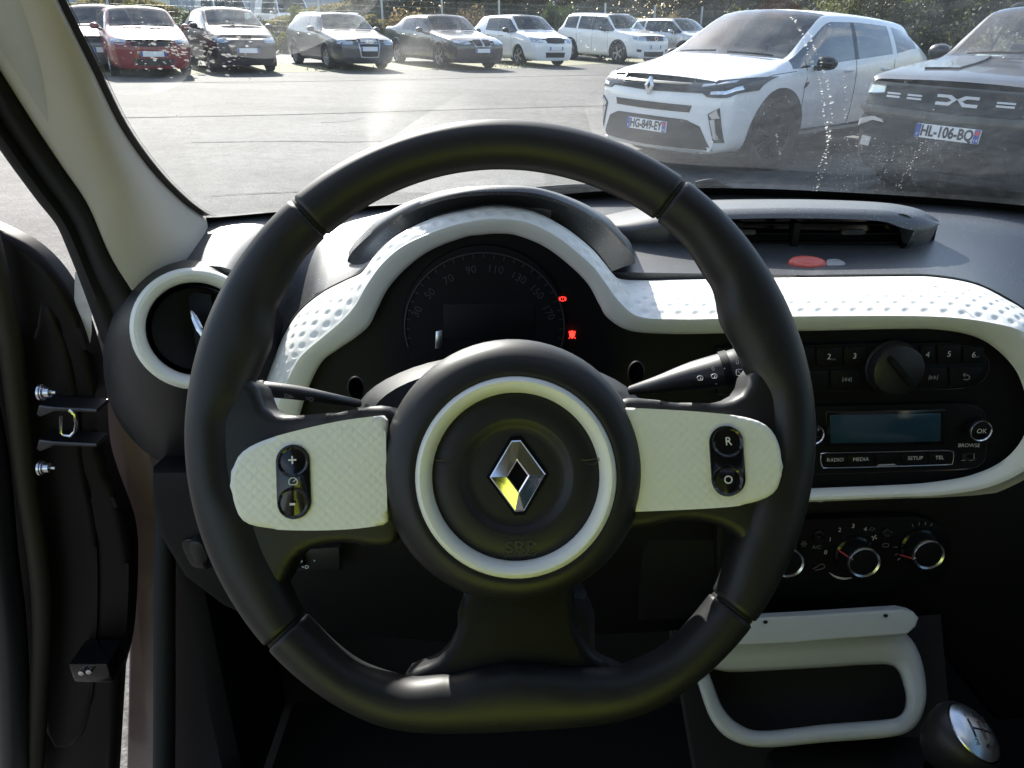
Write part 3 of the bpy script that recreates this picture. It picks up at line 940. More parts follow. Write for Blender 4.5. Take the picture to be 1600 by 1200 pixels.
# lower cladding along the sill with its bright strip
for sd in (1, -1):
    y0, y1 = symP['fo'] + .40 - 2.205, symP['fo'] + symP['wb'] - .40 - 2.205
    sy.patch('sill_cladding', [(y0, .40), ((y0 + y1) / 2, .40), (y1, .42)], [(y0, .24), ((y0 + y1) / 2, .24), (y1, .24)], 'cladding', axis='side', sd=sd, n=16, rws=3, off=.012)
    sy.patch('sill_strip', [(y0 + .05, .375), (y1 - .05, .385)], [(y0 + .05, .345), (y1 - .05, .355)], 'silver_trim', axis='side', sd=sd, n=16, rws=2, off=.022, skirt=.008)
    sy.patch('wing_badge', [(-.93, .865), (-.85, .875)], [(-.95, .815), (-.90, .83)], 'lamp_dark', axis='side', sd=sd, n=5, rws=3, off=.008)
    sy.patch('bonnet_gap', [(-1.95, .885), (-1.5, .955), (-1.1, .985)], [(-1.95, .880), (-1.5, .949), (-1.1, .979)], 'grille_black', axis='side', sd=sd, n=14, rws=1, off=.002, skirt=.004)
sy.seams(); sy.wipers()

dusP = dict(L=4.34, W=1.84, H=1.66, nose=1.035, cowlz=1.17, sc=1.22, srf=1.86, sb=2.36, scp=3.30, srr=4.00, stg=4.20, tailz=1.12, belt0=1.10, belt1=1.17,
            zb=.24, zm=.70, fo=.85, wb=2.66, wr=.35, arch=.085, archmat='cladding', mirror='car_slate', quarter=True, rake=.05, nosew=.90, bulge=.13,
            rimstyle='five', rimmat='dark_alloy', tumble=.76, boxy=1.0, rearz=1.57, mirz=.11, miry=.40, handle='cladding')
c1 = AG(1545, 335)
du = Car('dark_boxy_suv', 'dark grey boxy off-roader with a dashed white grille at the right edge', 5.40, 8.10, radians(-51.5), dusP, 'car_slate')
# grille slab
du.patch('grille', [(-.83, .93), (-.5, .965), (0, .97), (.5, .965), (.83, .93)], [(-.83, .79), (-.5, .785), (0, .78), (.5, .785), (.83, .79)], 'grille_black', n=30, rws=5, off=.012)
for xx in (-.56, -.36, .36, .56):
    for zz in (.895, .868):
        du.patch('grille_dash', [(xx - .065, zz + .008), (xx + .065, zz + .008)], [(xx - .065, zz - .008), (xx + .065, zz - .008)], 'print_white', n=5, rws=1, off=.020, skirt=.006)
# linked emblem: two facing brackets joined by a cross
for sgn in (1, -1):
    for zz in (.912, .852):
        du.patch('emblem', [(sgn * .055, zz + .012), (sgn * .165, zz + .012)], [(sgn * .055, zz - .012), (sgn * .165, zz - .012)], 'print_white', n=5, rws=1, off=.022, skirt=.006)
    du.patch('emblem', [(sgn * .055, .924), (sgn * .075, .90)], [(sgn * .0, .893), (sgn * .02, .87)], 'print_white', n=3, rws=3, off=.0225, skirt=.006)
    du.patch('emblem', [(sgn * .0, .893), (sgn * .02, .893)], [(sgn * .055, .84), (sgn * .08, .86)], 'print_white', n=3, rws=3, off=.0225, skirt=.006)
du.both('headlight', [(.64, .955), (.75, .96), (.85, .955)], [(.64, .885), (.75, .875), (.86, .87)], 'clear_lens', n=10, rws=4, off=.03, skirt=.02)
du.both('lamp_reflector', [(.66, .945), (.75, .95), (.84, .945)], [(.66, .895), (.75, .885), (.845, .88)], 'lamp_silver', n=10, rws=3, off=.018, skirt=.006)
du.patch('bumper_ledge', [(-.86, .785), (0, .775), (.86, .785)], [(-.87, .735), (0, .72), (.87, .735)], 'car_slate', n=24, rws=3, off=.035, skirt=.05)
du.patch('bumper', [(-.85, .70), (0, .70), (.85, .70)], [(-.82, .27), (0, .26), (.82, .27)], 'cladding', n=26, rws=6, off=.012)
du.patch('lower_grille', [(-.45, .50), (0, .51), (.45, .50)], [(-.52, .34), (0, .33), (.52, .34)], 'grille_black', n=16, rws=4, off=.020)
du.patch('skid_plate', [(-.50, .32), (0, .32), (.50, .32)], [(-.46, .26), (0, .26), (.46, .26)], 'cladding', n=12, rws=3, off=.03)
for sgn in (1, -1):
    du.patch('bumper_corner', [(sgn * .60, .68), (sgn * .70, .70), (sgn * .84, .66)], [(sgn * .58, .655), (sgn * .70, .665), (sgn * .86, .59)], 'silver_trim', n=9, rws=3, off=.026, skirt=.02)
    du.patch('fog_lamp', [(sgn * .68, .52), (sgn * .78, .52)], [(sgn * .69, .44), (sgn * .79, .44)], 'lamp_silver', n=6, rws=3, off=.024, skirt=.01)
    # bonnet ribs and roof rails
    du.patch('bonnet_rib', [(sgn * .26, -1.80), (sgn * .28, -1.40), (sgn * .30, -1.10)], [(sgn * .55, -1.80), (sgn * .56, -1.40), (sgn * .54, -1.10)], 'car_slate', axis='top', n=14, rws=10, off=.016, skirt=.02)
    rl = [du.top(sgn * .60, y, .035 if .05 < t < .95 else .0) for y, t in [(-.20 + 1.9 * k / 12, k / 12) for k in range(13)]]
    tube('roof_rail', rl, .018, 'cladding', du.root, 8, True)
du.plate_no(0, .635, 'HL-106-BQ', '14', off=.035)
for sd in (1, -1):
    y0, y1 = dusP['fo'] + .42 - 2.17, dusP['fo'] + dusP['wb'] - .42 - 2.17
    du.patch('sill_cladding', [(y0, .48), (y1, .48)], [(y0, .26), (y1, .26)], 'cladding', axis='side', sd=sd, n=14, rws=3, off=.016)
du.seams(); du.wipers()
plate('paper_sheet', [V((-.62, -.80, 1.165)), V((-.36, -.80, 1.165)), V((-.36, -.62, 1.20)), V((-.62, -.62, 1.20))], V((0, 0, 1)), .003, 'paper', du.root, 0, 1, True)

# ------------------------------------------------------------------ the far row
def simple_front(c, lamp, grille, low=None, plate_z=.45, gm='grille_black', frame=None):
    c.both('headlight', lamp[0], lamp[1], 'clear_lens', n=8, rws=3, off=.014, skirt=.012)
    c.both('lamp_reflector', [(x * .99, z - .012) for x, z in lamp[0]], [(x * .99, z + .012) for x, z in lamp[1]], 'lamp_silver', n=8, rws=2, off=.007, skirt=.006)
    if frame:
        c.patch('grille_frame', frame[0], frame[1], 'silver_trim', n=12, rws=4, off=.010)
    c.patch('grille', grille[0], grille[1], gm, n=12, rws=4, off=.016)
    if low: c.patch('lower_grille', low[0], low[1], 'cladding', n=12, rws=3, off=.008)
    c.plate_no(0, plate_z)
    c.seams(); c.wipers()
ROW = radians(33)
GRP = 'cars parked in the far row'
def at_row(px, py, back):
    """ground point of the nose, moved back along the car's length to its centre"""
    p = AG(px, py)
    return p.x - sin(ROW) * back, p.y + cos(ROW) * back
hatch = dict(L=4.0, W=1.74, H=1.47, nose=.80, cowlz=1.00, sc=1.02, srf=1.72, sb=2.05, scp=2.95, srr=3.45, stg=3.80, tailz=1.02, belt0=.94, belt1=1.04,
             fo=.83, wb=2.48, wr=.30, zb=.19, zm=.58)
x, y = at_row(252, 121, 1.9)
rc = Car('red_hatchback', 'bright red hatchback, leftmost of the far row, seen almost head-on', x, y, ROW - .06, dict(hatch, H=1.45), 'car_red', GRP)
simple_front(rc, ([(.50, .78), (.62, .80), (.78, .80)], [(.52, .68), (.65, .665), (.80, .70)]),
             ([(-.42, .72), (0, .73), (.42, .72)], [(-.40, .655), (0, .65), (.40, .655)]),
             ([(-.42, .40), (0, .40), (.42, .40)], [(-.40, .27), (0, .26), (.40, .27)]), .50)
x, y = at_row(390, 114, 1.65)
pc = Car('plum_city_car', 'very dark plum small rounded car right of the red hatchback', x, y, ROW - .03,
         dict(hatch, L=3.55, W=1.66, H=1.48, nose=.86, cowlz=1.04, sc=.78, srf=1.52, sb=1.86, scp=2.70, srr=3.10, stg=3.40, belt0=.97, belt1=1.04, tailz=1.03, fo=.66, wb=2.36, wr=.28, rake=.18, bulge=.2), 'car_plum', GRP)
simple_front(pc, ([(.44, .80), (.56, .83), (.70, .82)], [(.44, .70), (.56, .68), (.72, .70)]),
             ([(-.16, .86), (0, .862), (.16, .86)], [(-.16, .835), (0, .835), (.16, .835)]),
             ([(-.50, .34), (0, .34), (.50, .34)], [(-.48, .25), (0, .25), (.48, .25)]), .53)
x, y = at_row(574, 110.5, 2.05)
au = Car('grey_estate_car', 'metallic grey estate with a big trapezoid grille, third of the far row', x, y, ROW,
         dict(hatch, L=4.30, W=1.77, H=1.44, nose=.80, cowlz=.985, sc=1.18, srf=1.85, sb=2.22, scp=3.10, srr=3.80, stg=4.08, quarter=True, belt0=.93, belt1=1.02, tailz=1.0, fo=.88, wb=2.58, wr=.31, rimstyle='multi'), 'car_grey', GRP)
simple_front(au, ([(.44, .755), (.60, .775), (.80, .765)], [(.46, .66), (.62, .645), (.82, .67)]),
             ([(-.30, .765), (0, .77), (.30, .765)], [(-.23, .37), (0, .36), (.23, .37)]),
             ([(-.66, .33), (-.60, .335), (-.45, .33)], [(-.64, .25), (-.55, .25), (-.45, .25)]), .56, frame=([(-.335, .79), (0, .795), (.335, .79)], [(-.255, .345), (0, .335), (.255, .345)]))
au.patch('lower_grille', [(.45, .33), (.6, .335), (.66, .33)], [(.45, .25), (.55, .25), (.64, .25)], 'cladding', n=8, rws=3, off=.008)
for k in range(4):
    cc = au.front(-.082 + .055 * k, .72, .024)
    tube('emblem_ring', circle_pts(cc, V((1, 0, 0)), V((0, .05, 1)), .035, 16), .006, 'chrome', au.root, 6, True, closed=True)
for sd in (1, -1):
    tube('roof_rail', [au.top(sd * .58, y_, .03) for y_ in [-.25 + 1.7 * k / 8 for k in range(9)]], .014, 'chrome', au.root, 6, True)
x, y = at_row(748, 109, 2.35)
bm_ = Car('navy_saloon', 'near-black four-door saloon with a boot, between the grey estate and a white hatchback', x, y, ROW,
          dict(hatch, L=4.84, W=1.85, H=1.47, nose=.80, cowlz=1.00, sc=1.45, srf=2.12, sb=2.52, scp=3.35, srr=3.62, stg=4.15, sedan=True, tailz=1.08, belt0=.95, belt1=1.03, rearz=1.36, fo=.85, wb=2.89, wr=.33, rimstyle='twin', bulge=.2), 'car_navy', GRP)
simple_front(bm_, ([(.40, .755), (.58, .785), (.82, .80)], [(.42, .68), (.60, .675), (.83, .72)]),
             ([(-.27, .755), (-.15, .765), (-.03, .76)], [(-.24, .65), (-.15, .64), (-.04, .64)]),
             ([(-.45, .37), (0, .37), (.45, .37)], [(-.42, .26), (0, .255), (.42, .26)]), .53, frame=([(-.29, .775), (0, .785), (.29, .775)], [(-.26, .63), (0, .625), (.26, .63)]))
bm_.patch('grille', [(.03, .76), (.15, .765), (.27, .755)], [(.04, .64), (.15, .64), (.24, .65)], 'grille_black', n=8, rws=4, off=.016)
x, y = at_row(862, 104.5, 1.95)
sa = Car('white_hatchback', 'plain white hatchback with a black lower grille, right of the navy saloon', x, y, ROW,
         dict(hatch, L=4.02, W=1.74, H=1.53, nose=.86, cowlz=1.05, sc=.98, srf=1.62, sb=1.98, scp=2.88, srr=3.42, stg=3.80, belt0=.98, belt1=1.04, tailz=1.05, fo=.80, wb=2.59, wr=.31, mirror='cladding', handle='cladding'), 'car_white', GRP)
simple_front(sa, ([(.46, .82), (.60, .86), (.78, .87)], [(.48, .73), (.62, .71), (.80, .74)]),
             ([(-.36, .80), (0, .81), (.36, .80)], [(-.33, .71), (0, .70), (.33, .71)]),
             ([(-.38, .44), (0, .44), (.38, .44)], [(-.36, .29), (0, .29), (.36, .29)]), .56)
x, y = at_row(1010, 101, 2.15)
vw = Car('white_compact_suv', 'tall white compact off-roader with dark wheel arches, right end of the far row', x, y, ROW + .06,
         dict(hatch, L=4.48, W=1.84, H=1.66, nose=.97, cowlz=1.13, sc=1.18, srf=1.80, sb=2.25, scp=3.15, srr=3.95, stg=4.25, quarter=True, belt0=1.06, belt1=1.14, tailz=1.12, fo=.86, wb=2.68, wr=.35, zb=.23, zm=.68, arch=.06, archmat='cladding', mirror='gloss_black', boxy=.4, rearz=1.60), 'car_white', GRP)
simple_front(vw, ([(.40, .905), (.62, .915), (.84, .925)], [(.42, .80), (.64, .79), (.85, .82)]),
             ([(-.42, .905), (0, .905), (.42, .905)], [(-.42, .795), (0, .79), (.42, .795)]),
             ([(-.50, .44), (0, .44), (.50, .44)], [(-.47, .28), (0, .27), (.47, .28)]), .60)
vw.both('fog_lamp', [(.60, .50), (.78, .53)], [(.62, .43), (.76, .43)], 'cladding', n=5, rws=3, off=.010)
cc = vw.front(0, .85, .03)
tube('emblem_ring', circle_pts(cc, V((1, 0, 0)), V((0, .05, 1)), .065, 20), .009, 'chrome', vw.root, 6, True, closed=True)
for sd in (1, -1):
    tube('roof_rail', [vw.top(sd * .60, y_, .03) for y_ in [-.30 + 1.9 * k / 8 for k in range(9)]], .014, 'silver_trim', vw.root, 6, True)
p = AG(1115, 100)
si = Car('silver_crossover', 'pale silver crossover half hidden behind the large white crossover', p.x - 1.0, p.y + 3.1, ROW + .06,
         dict(hatch, L=4.35, W=1.82, H=1.60, nose=.92, cowlz=1.09, sc=1.10, srf=1.85, sb=2.25, scp=3.12, srr=3.80, stg=4.12, quarter=True, belt0=1.02, belt1=1.10, tailz=1.10, fo=.84, wb=2.65, wr=.34, zb=.22, zm=.66, arch=.05, archmat='cladding', rimstyle='twin'), 'car_silver', GRP)
simple_front(si, ([(.42, .84), (.62, .87), (.80, .90)], [(.44, .76), (.64, .75), (.82, .78)]),
             ([(-.40, .84), (0, .84), (.40, .84)], [(-.38, .75), (0, .74), (.38, .75)]),
             ([(-.45, .42), (0, .42), (.45, .42)], [(-.42, .27), (0, .27), (.42, .27)]), .55)
p = AG(1240, 92)
bk = Car('charcoal_car', 'charcoal car of which only the roof shows above the white crossover bonnet', p.x - 1.2, p.y + 3.4, ROW + .06, dict(hatch, H=1.50, L=4.2, sc=1.1, srf=1.8, sb=2.2, scp=3.0, srr=3.6, stg=3.95, wb=2.6), 'car_slate', GRP)
simple_front(bk, ([(.44, .78), (.6, .8), (.78, .80)], [(.46, .70), (.62, .69), (.80, .71)]), ([(-.4, .75), (0, .75), (.4, .75)], [(-.38, .66), (0, .66), (.38, .66)]), None, .5)
p = AG(110, 121)
gy = Car('grey_hatchback', 'grey car behind the left shoulder of the red hatchback, mostly hidden by the pillar', p.x - .9, p.y + 3.6, ROW - .1, dict(hatch, H=1.46), 'car_grey', GRP)
simple_front(gy, ([(.50, .78), (.62, .80), (.78, .80)], [(.52, .68), (.65, .665), (.80, .70)]), ([(-.42, .72), (0, .73), (.42, .72)], [(-.40, .655), (0, .65), (.40, .655)]), None, .5)

# ------------------------------------------------------------------ fence, bushes, shed, vans beyond
FA, FB = V((-24, 27.5, 0)), V((26, 46.0, 0))
fdir = (FB - FA); flen = fdir.length; fdir.normalize()
FH = 2.0
npan = int(flen / 2.5)
fx0 = FA.copy(); fx0.z = gz(fx0.x, fx0.y)
fence = thing('wire_mesh_fence', 'tall grey welded wire fence running behind the far row of cars', 'fence', fx0)
def wire_panel():
    vs_, fs = [], []
    def bar(a, b, r):
        d = (b - a).normalized(); u = d.orthogonal().normalized(); w = d.cross(u); n = len(vs_)
        for p_ in (a, b):
            for k in range(3): vs_.append(p_ + (u * cos(2 * pi * k / 3) + w * sin(2 * pi * k / 3)) * r)
        for k in range(3): fs.append((n + k, n + (k + 1) % 3, n + 3 + (k + 1) % 3, n + 3 + k))
    for k in range(50): bar(V((.05 * k + .025, 0, .06)), V((.05 * k + .025, 0, FH)), .0028)
    for k in range(10): bar(V((.03, .006, .08 + .205 * k)), V((2.47, .006, .08 + .205 * k)), .003)
    me = bpy.data.meshes.new('wire_panel'); me.from_pydata([tuple(v) for v in vs_], [], fs); me.materials.append(M('wire_metal')); return me
wp = wire_panel()
fm = bpy.data.meshes.new('fence_post')
b_ = bmesh.new(); bmesh.ops.create_cube(b_, size=1)
for v in b_.verts: v.co = V((v.co.x * .07, v.co.y * .07, (v.co.z + .5) * (FH + .12)))
b_.to_mesh(fm); b_.free(); fm.materials.append(M('post_metal'))
fang = atan2(fdir.y, fdir.x)
for i in range(npan + 1):
    q = FA + fdir * (2.5 * i); q.z = gz(q.x, q.y)
    mtx = Matrix.Translation(q - fx0) @ Matrix.Rotation(fang, 4, 'Z')
    child('fence_post', fm, fence, mtx)
    if i < npan:
        q2 = FA + fdir * (2.5 * i + .0)
        child('wire_panel', wp, fence, mtx @ Matrix.Rotation(-math.asin((GA * fdir.y + GB * fdir.x)), 4, 'Y'))

def leaf_mesh(seed, n, rx, ry, rz_, leaf, clumps=14):
    r = random.Random(seed)
    cl = []
    for i in range(clumps):
        a, b = r.uniform(0, 2 * pi), r.uniform(-.2, 1)
        q = r.uniform(.35, .95)
        cl.append((V((cos(a) * q * sqrt(max(0, 1 - b * b)) * rx, sin(a) * q * sqrt(max(0, 1 - b * b)) * ry, max(.12, b * q) * rz_)), r.uniform(.22, .42)))
    vs_, fs = [], []
    for i in range(n):
        c, s_ = r.choice(cl)
        d = V((r.gauss(0, 1), r.gauss(0, 1), r.gauss(0, 1))).normalized() * (r.random() ** .45) * s_
        p_ = c + V((d.x * rx, d.y * ry, d.z * rz_))
        if p_.z < 0.02: p_.z = r.uniform(0.02, .2)
        u = V((r.gauss(0, 1), r.gauss(0, 1), r.gauss(0, 1))).normalized(); w = u.orthogonal().normalized()
        l = leaf * r.uniform(.6, 1.4); k = len(vs_)
        vs_ += [p_ - u * l, p_ + w * l * .5, p_ + u * l, p_ - w * l * .5]
        fs.append((k, k + 1, k + 2, k + 3))
    return vs_, fs
BUSH = []
for sd_, mi in ((1, 0), (2, 2), (3, 1), (4, 3), (5, 4)):
    vs_, fs = leaf_mesh(sd_, 11000, 1.0, .8, 1.0, .045, 26)
    me = bpy.data.meshes.new('foliage'); me.from_pydata([tuple(v) for v in vs_], [], fs); me.materials.append(M('leaf_%d' % mi))
    vs2, fs2 = [], []
    BUSH.append(me)
def stems():
    vs_, fs = [], []
    r = random.Random(3)
    for i in range(9):
        a = r.uniform(0, 2 * pi); p0 = V((cos(a) * .12, sin(a) * .12, 0)); p1 = V((cos(a) * r.uniform(.3, .7), sin(a) * r.uniform(.3, .6), r.uniform(.5, .9)))
        n = len(vs_)
        for p_, q in ((p0, .025), (lerp(p0, p1, .5) + V((0, 0, .1)), .016), (p1, .006)):
            for k in range(5): vs_.append(p_ + V((cos(2 * pi * k / 5) * q, sin(2 * pi * k / 5) * q, 0)))
        for s_ in range(2):
            for k in range(5): fs.append((n + s_ * 5 + k, n + s_ * 5 + (k + 1) % 5, n + s_ * 5 + 5 + (k + 1) % 5, n + s_ * 5 + 5 + k))
    me = bpy.data.meshes.new('stems'); me.from_pydata([tuple(v) for v in vs_], [], fs); me.materials.append(M('bark')); return me
STEM = stems()
TALL = []
for sd_, mi in ((21, 0), (22, 1), (23, 2)):
    vs_, fs = leaf_mesh(sd_, 26000, 1.9, 1.5, 3.2, .055, 60)
    me = bpy.data.meshes.new('foliage'); me.from_pydata([tuple(v) for v in vs_], [], fs); me.materials.append(M('leaf_%d' % mi)); TALL.append(me)
KIND = ['dark green', 'dry olive', 'mid green', 'straw brown', 'deep green']
def bush(x, y, kind, sx_, sz, label, group='bushes along the wire fence', name='bush'):
    b = thing(name, label, 'bush', (x, y, gz(x, y) - .03), group)
    b.scale = (sx_, sx_ * .85, sz); b.rotation_euler = (0, 0, rnd.uniform(0, 6.28))
    child('foliage', BUSH[kind], b); child('stems', STEM, b)
    return b
# position words for the low bramble bushes seen in the gaps between the cars
spots = [(150, 60, 0, 1.5, 1.25, 'left of the red hatchback'), (300, 52, 2, 1.4, 1.35, 'in the gap between red hatchback and plum car'),
         (455, 55, 0, 1.3, 1.25, 'in the gap between plum car and grey estate'), (615, 45, 1, 1.5, 1.45, 'behind the gap right of the grey estate'),
         (665, 25, 3, 1.3, 1.5, 'behind the roof of the navy saloon'), (745, 35, 3, 1.4, 1.7, 'behind the boot of the white hatchback'),
         (860, 35, 0, 1.5, 2.0, 'tallest, behind the white hatchback windscreen'), (930, 20, 1, 1.4, 1.6, 'behind the white compact off-roader'),
         (1010, 20, 3, 1.5, 1.7, 'behind the silver crossover roof'), (1090, 25, 2, 1.7, 1.9, 'above the charcoal car'),
         (1180, 20, 1, 1.9, 2.2, 'above the windscreen of the large white crossover'), (380, 40, 4, 1.5, 1.35, 'behind the plum car roof'),
         (530, 40, 2, 1.5, 1.45, 'behind the grey estate roof')]
for px, py, k, a, h, where in spots:
    t = ((px - 800) / 1110)                       # azimuth tangent
    # just in front of the fence line
    yy = (FA.y - FA.x * fdir.y / fdir.x) / (1 - t * fdir.y / fdir.x)
    yy -= .9 + .4 * rnd.random()
    bush(t * yy, yy, k, a, h, '%s bramble bush %s' % (KIND[k], where))
# taller autumn shrubs behind the dark off-roader
tall = [(1290, 20, 1, 2.0, 3.2, 'above the rear roof of the large white crossover'), (1390, 18.5, 0, 1.9, 3.5, 'behind the tail of the large white crossover'), (1470, 17.5, 2, 1.9, 3.1, 'above the dark off-roader mirror'),
        (1450, 15.2, 3, 1.3, 1.35, 'low in the gap between the two near cars'), (1560, 17, 1, 2.1, 3.4, 'behind the dark off-roader windscreen'), (1660, 16, 0, 2.1, 3.4, 'right of the dark off-roader roof rail'), (1760, 15.5, 2, 2.0, 3.1, 'farthest right, behind the dark off-roader')]
for px, yy, k, a, h, where in tall:
    t = (px - 800) / 1110
    if k < 3:
        b = thing('shrub', '%s tall shrub %s' % (KIND[k] if k != 2 else 'golden olive', where), 'bush', (t * yy, yy, gz(t * yy, yy) - .03), 'tall shrubs behind the two near cars')
        b.scale = (a / 1.9, a / 1.9, h / 3.2); b.rotation_euler = (0, 0, rnd.uniform(0, 6.28))
        child('foliage', TALL[k], b); child('stems', STEM, b).scale = (1.5, 1.5, 3)
    else:
        bush(t * yy, yy, k, a, h, '%s tall shrub %s' % (KIND[k], where), 'tall shrubs behind the two near cars', 'shrub')
# dense hedge band behind the fence
def far_hedge():
    r = random.Random(11); vs_, fs = [], []
    for i in range(150000):
        t = r.random(); q = FA + fdir * (flen * 1.15 * t - 2) + V((-fdir.y, fdir.x, 0)) * r.uniform(5, 9)
        hmax = 4.6 + .9 * sin(t * 23) + .6 * sin(t * 61 + 1) if t > .355 else 1.3 + .5 * sin(t * 40)
        z = gz(q.x, q.y) + r.random() ** .7 * max(.5, hmax)
        u = V((r.gauss(0, 1), r.gauss(0, 1), r.gauss(0, 1))).normalized(); w = u.orthogonal().normalized(); l = r.uniform(.08, .18); k = len(vs_)
        p_ = V((q.x, q.y, z))
        vs_ += [p_ - u * l, p_ + w * l * .5, p_ + u * l, p_ - w * l * .5]; fs.append((k, k + 1, k + 2, k + 3))
    o = mesh('hedgerow', vs_, fs, 'leaf_2', smooth=False); o['kind'] = 'stuff'; o['label'] = 'far tangle of hedge beyond the wire fence'; o['category'] = 'hedge'
far_hedge()
# pale industrial shed far behind the fence on the left
sh = thing('industrial_shed', 'long pale grey industrial shed beyond the fence at the left', 'building', (-32, 66, gz(-32, 66)))
zz = gz(-32, 66)
box('wall', (-32, 66, zz + 3.0), (44, 12, 7.0), 'hangar', sh, 0)
for k in range(44):
    box('cladding_rib', (-53.5 + k, 59.97, zz + 3.0), (.16, .10, 7.0), 'hangar', sh, 0)
box('roof', (-32, 66, zz + 6.7), (45, 13, .35), 'hangar_roof', sh, .05)
for k in range(3):
    box('roller_door', (-44 + 9 * k, 59.93, zz + 2.2), (4.2, .14, 4.4), 'car_silver', sh, 0)
# white vans parked beyond the fence
vanP = dict(hatch, L=5.2, W=1.98, H=2.25, nose=1.05, cowlz=1.35, sc=.85, srf=1.62, sb=2.1, scp=3.6, srr=4.9, stg=5.08, belt0=1.28, belt1=1.35, tailz=1.40, fo=.95, wb=3.2, wr=.34, zb=.25, zm=.75, rearz=2.18, sideglass='gloss_black')
for k, (vx, vy, lab) in enumerate([(-15.6, 46, 'white van beyond the fence, left of the pair'), (-12.6, 47, 'white van beyond the fence, right of the pair')]):
    v_ = Car('white_van', lab, vx, vy, ROW, vanP, 'car_white', 'vans beyond the fence')
    v_.both('headlight', [(.60, 1.0), (.85, 1.02)], [(.60, .85), (.85, .85)], 'lamp_silver', n=6, rws=3, off=.012)
# ================================================================== THE CABIN
X = V((1, 0, 0)); Z = V((0, 0, 1)); Y = V((0, 1, 0))
# fascia plane
AL = radians(8)
FP0 = V((0, .76, 1.03)); FN = V((0, -cos(AL), sin(AL))); FU = X; FV = V((0, sin(AL), cos(AL)))
def FP(px, py, h=0.0): return AP(px, py, FP0 + FN * h, FN)
def FS(px): return px / FPX * .80                    # pixels to metres on the fascia
# windscreen surface
def wsh(x): return .22 * ((x - .36) / .75) ** 2
def GP(px, py, off=0.0):
    s_ = 0.0; p = None
    n = V((0, .633, 1))
    for _ in range(8):
        p = AP(px, py, V((0, 1.2 - s_, 1.05 - off)), n)
        s_ = wsh(p.x)
    return p
def gpt(x, t, off=0.0):
    """windscreen point: x across, t = 0 base .. 1 header"""
    y = lerp(1.24, .30, t) - wsh(x)
    return V((x, y, 1.05 + (1.2 - (y + wsh(x))) * .633 - off))

# ------------------------------------------------------------------ body shell of the car the camera sits in
shell = thing('small_car', 'cream trimmed cabin shell with black door seal framing the windscreen', 'car', (.36, 0, .10))
# A-pillar trim (cream)
pr = smooth([(15, -150), (53, -75), (88, 0), (143, 110), (188, 200), (238, 270), (288, 320), (326, 346)], 60)      # glass side edge
pl = smooth([(-135, -100), (-65, 5), (0, 105), (60, 200), (100, 260), (140, 320), (175, 400), (216, 466)], 60)        # seal side edge
rings = []
for i in range(60):
    a = GP(pr[i][0] - 4, pr[i][1], .012)
    t = i / 59
    dl = lerp(.52, .80, t)
    b = AD(pl[i][0], pl[i][1], dl)
    row = []
    for k in range(13):
        u = k / 12
        p = lerp(a, b, u)
        bul = sin(pi * u) * .022
        p = p + (CAM - p).normalized() * bul + X * (.008 * sin(pi * u))
        row.append(p)
    row.append(b + V((-.03, .03, 0)))
    rings.append([a + V((-.01, .03, .0))] + row)
# tuck the foot of the trim behind the dash end
rings.append([p + V((0, .02, -.06)) for p in rings[-1]])
loft('pillar_trim', rings, 'cream_pillar', shell, False)
# black seal beside the pillar
sl = smooth([(-135, 40), (-60, 145), (0, 235), (55, 310), (90, 355), (115, 410), (142, 480), (165, 545)], 60)
sr = smooth([(-133, -98), (-63, 7), (2, 107), (62, 202), (102, 262), (142, 322), (177, 402), (214, 462), (222, 520)], 60)
rings = []
for i in range(60):
    t = i / 59
    a = AD(sr[i][0], sr[i][1], lerp(.53, .83, t)); b = AD(sl[i][0], sl[i][1], lerp(.56, .86, t))
    row = [a + V((0, .03, 0))]
    for k in range(11):
        u = k / 10
        p = lerp(a, b, u)
        d = .016 * sin(pi * min(1, u / .62)) if u < .62 else .010 * sin(pi * (u - .62) / .38)
        row.append(p + (CAM - p).normalized() * d)
    row.append(b + V((-.02, .03, 0)))
    rings.append(row)
loft('door_seal', rings, 'seal_rubber', shell, False)
# painted jamb below, beside the dash end (plane facing the cabin)
jp = [(150, 520), (172, 540), (190, 600), (245, 745), (245, 1260), (196, 1260), (203, 1000), (203, 860), (170, 760), (152, 640)]
plate('door_jamb', [AY(px, py, .95) for px, py in jp], V((-.3, -1, 0)), .02, 'mauve_jamb', shell, .004)
tube('jamb_seal', [AX(px, py, -.43) for px, py in smooth([(262, 730), (258, 830), (257, 950), (257, 1100), (256, 1260)], 16)], .013, 'seal_rubber', shell, 10)
plate('kick_panel', [V((-.40, 1.22, .22)), V((-.40, .80, .22)), V((-.40, .80, .80)), V((-.40, 1.22, .80))], X, .03, 'black_plastic_plain', shell, .004)
# the rest of the shell (roof, floor, bulkhead, far side, rear), which keeps the light out
def slab(name, c, s_, m): return box(name, c, s_, m, shell, .01)
slab('roof_lining', (.33, -.50, 1.70), (1.48, 1.62, .05), 'headliner')
plate('footwell_side', [AY(px, py, 1.0) for px, py in [(246, 700), (1300, 800), (1300, 1500), (246, 1500)]], V((0, -1, 0)), .02, 'carpet', shell, 0)
slab('floor', (.36, -.05, .20), (1.50, 2.5, .05), 'carpet')
slab('bulkhead', (.36, 1.27, .60), (1.56, .05, .86), 'carpet')
slab('rear_panel', (.36, -1.32, .70), (1.50, .06, 1.0), 'carpet')
slab('side_panel', (1.12, .0, .62), (.05, 2.5, .88), 'black_plastic_plain')
slab('side_panel', (-.40, -.86, .75), (.05, .86, 1.15), 'black_plastic_plain')
slab('sill', (-.46, .05, .26), (.14, 1.4, .16), 'dark_paint')
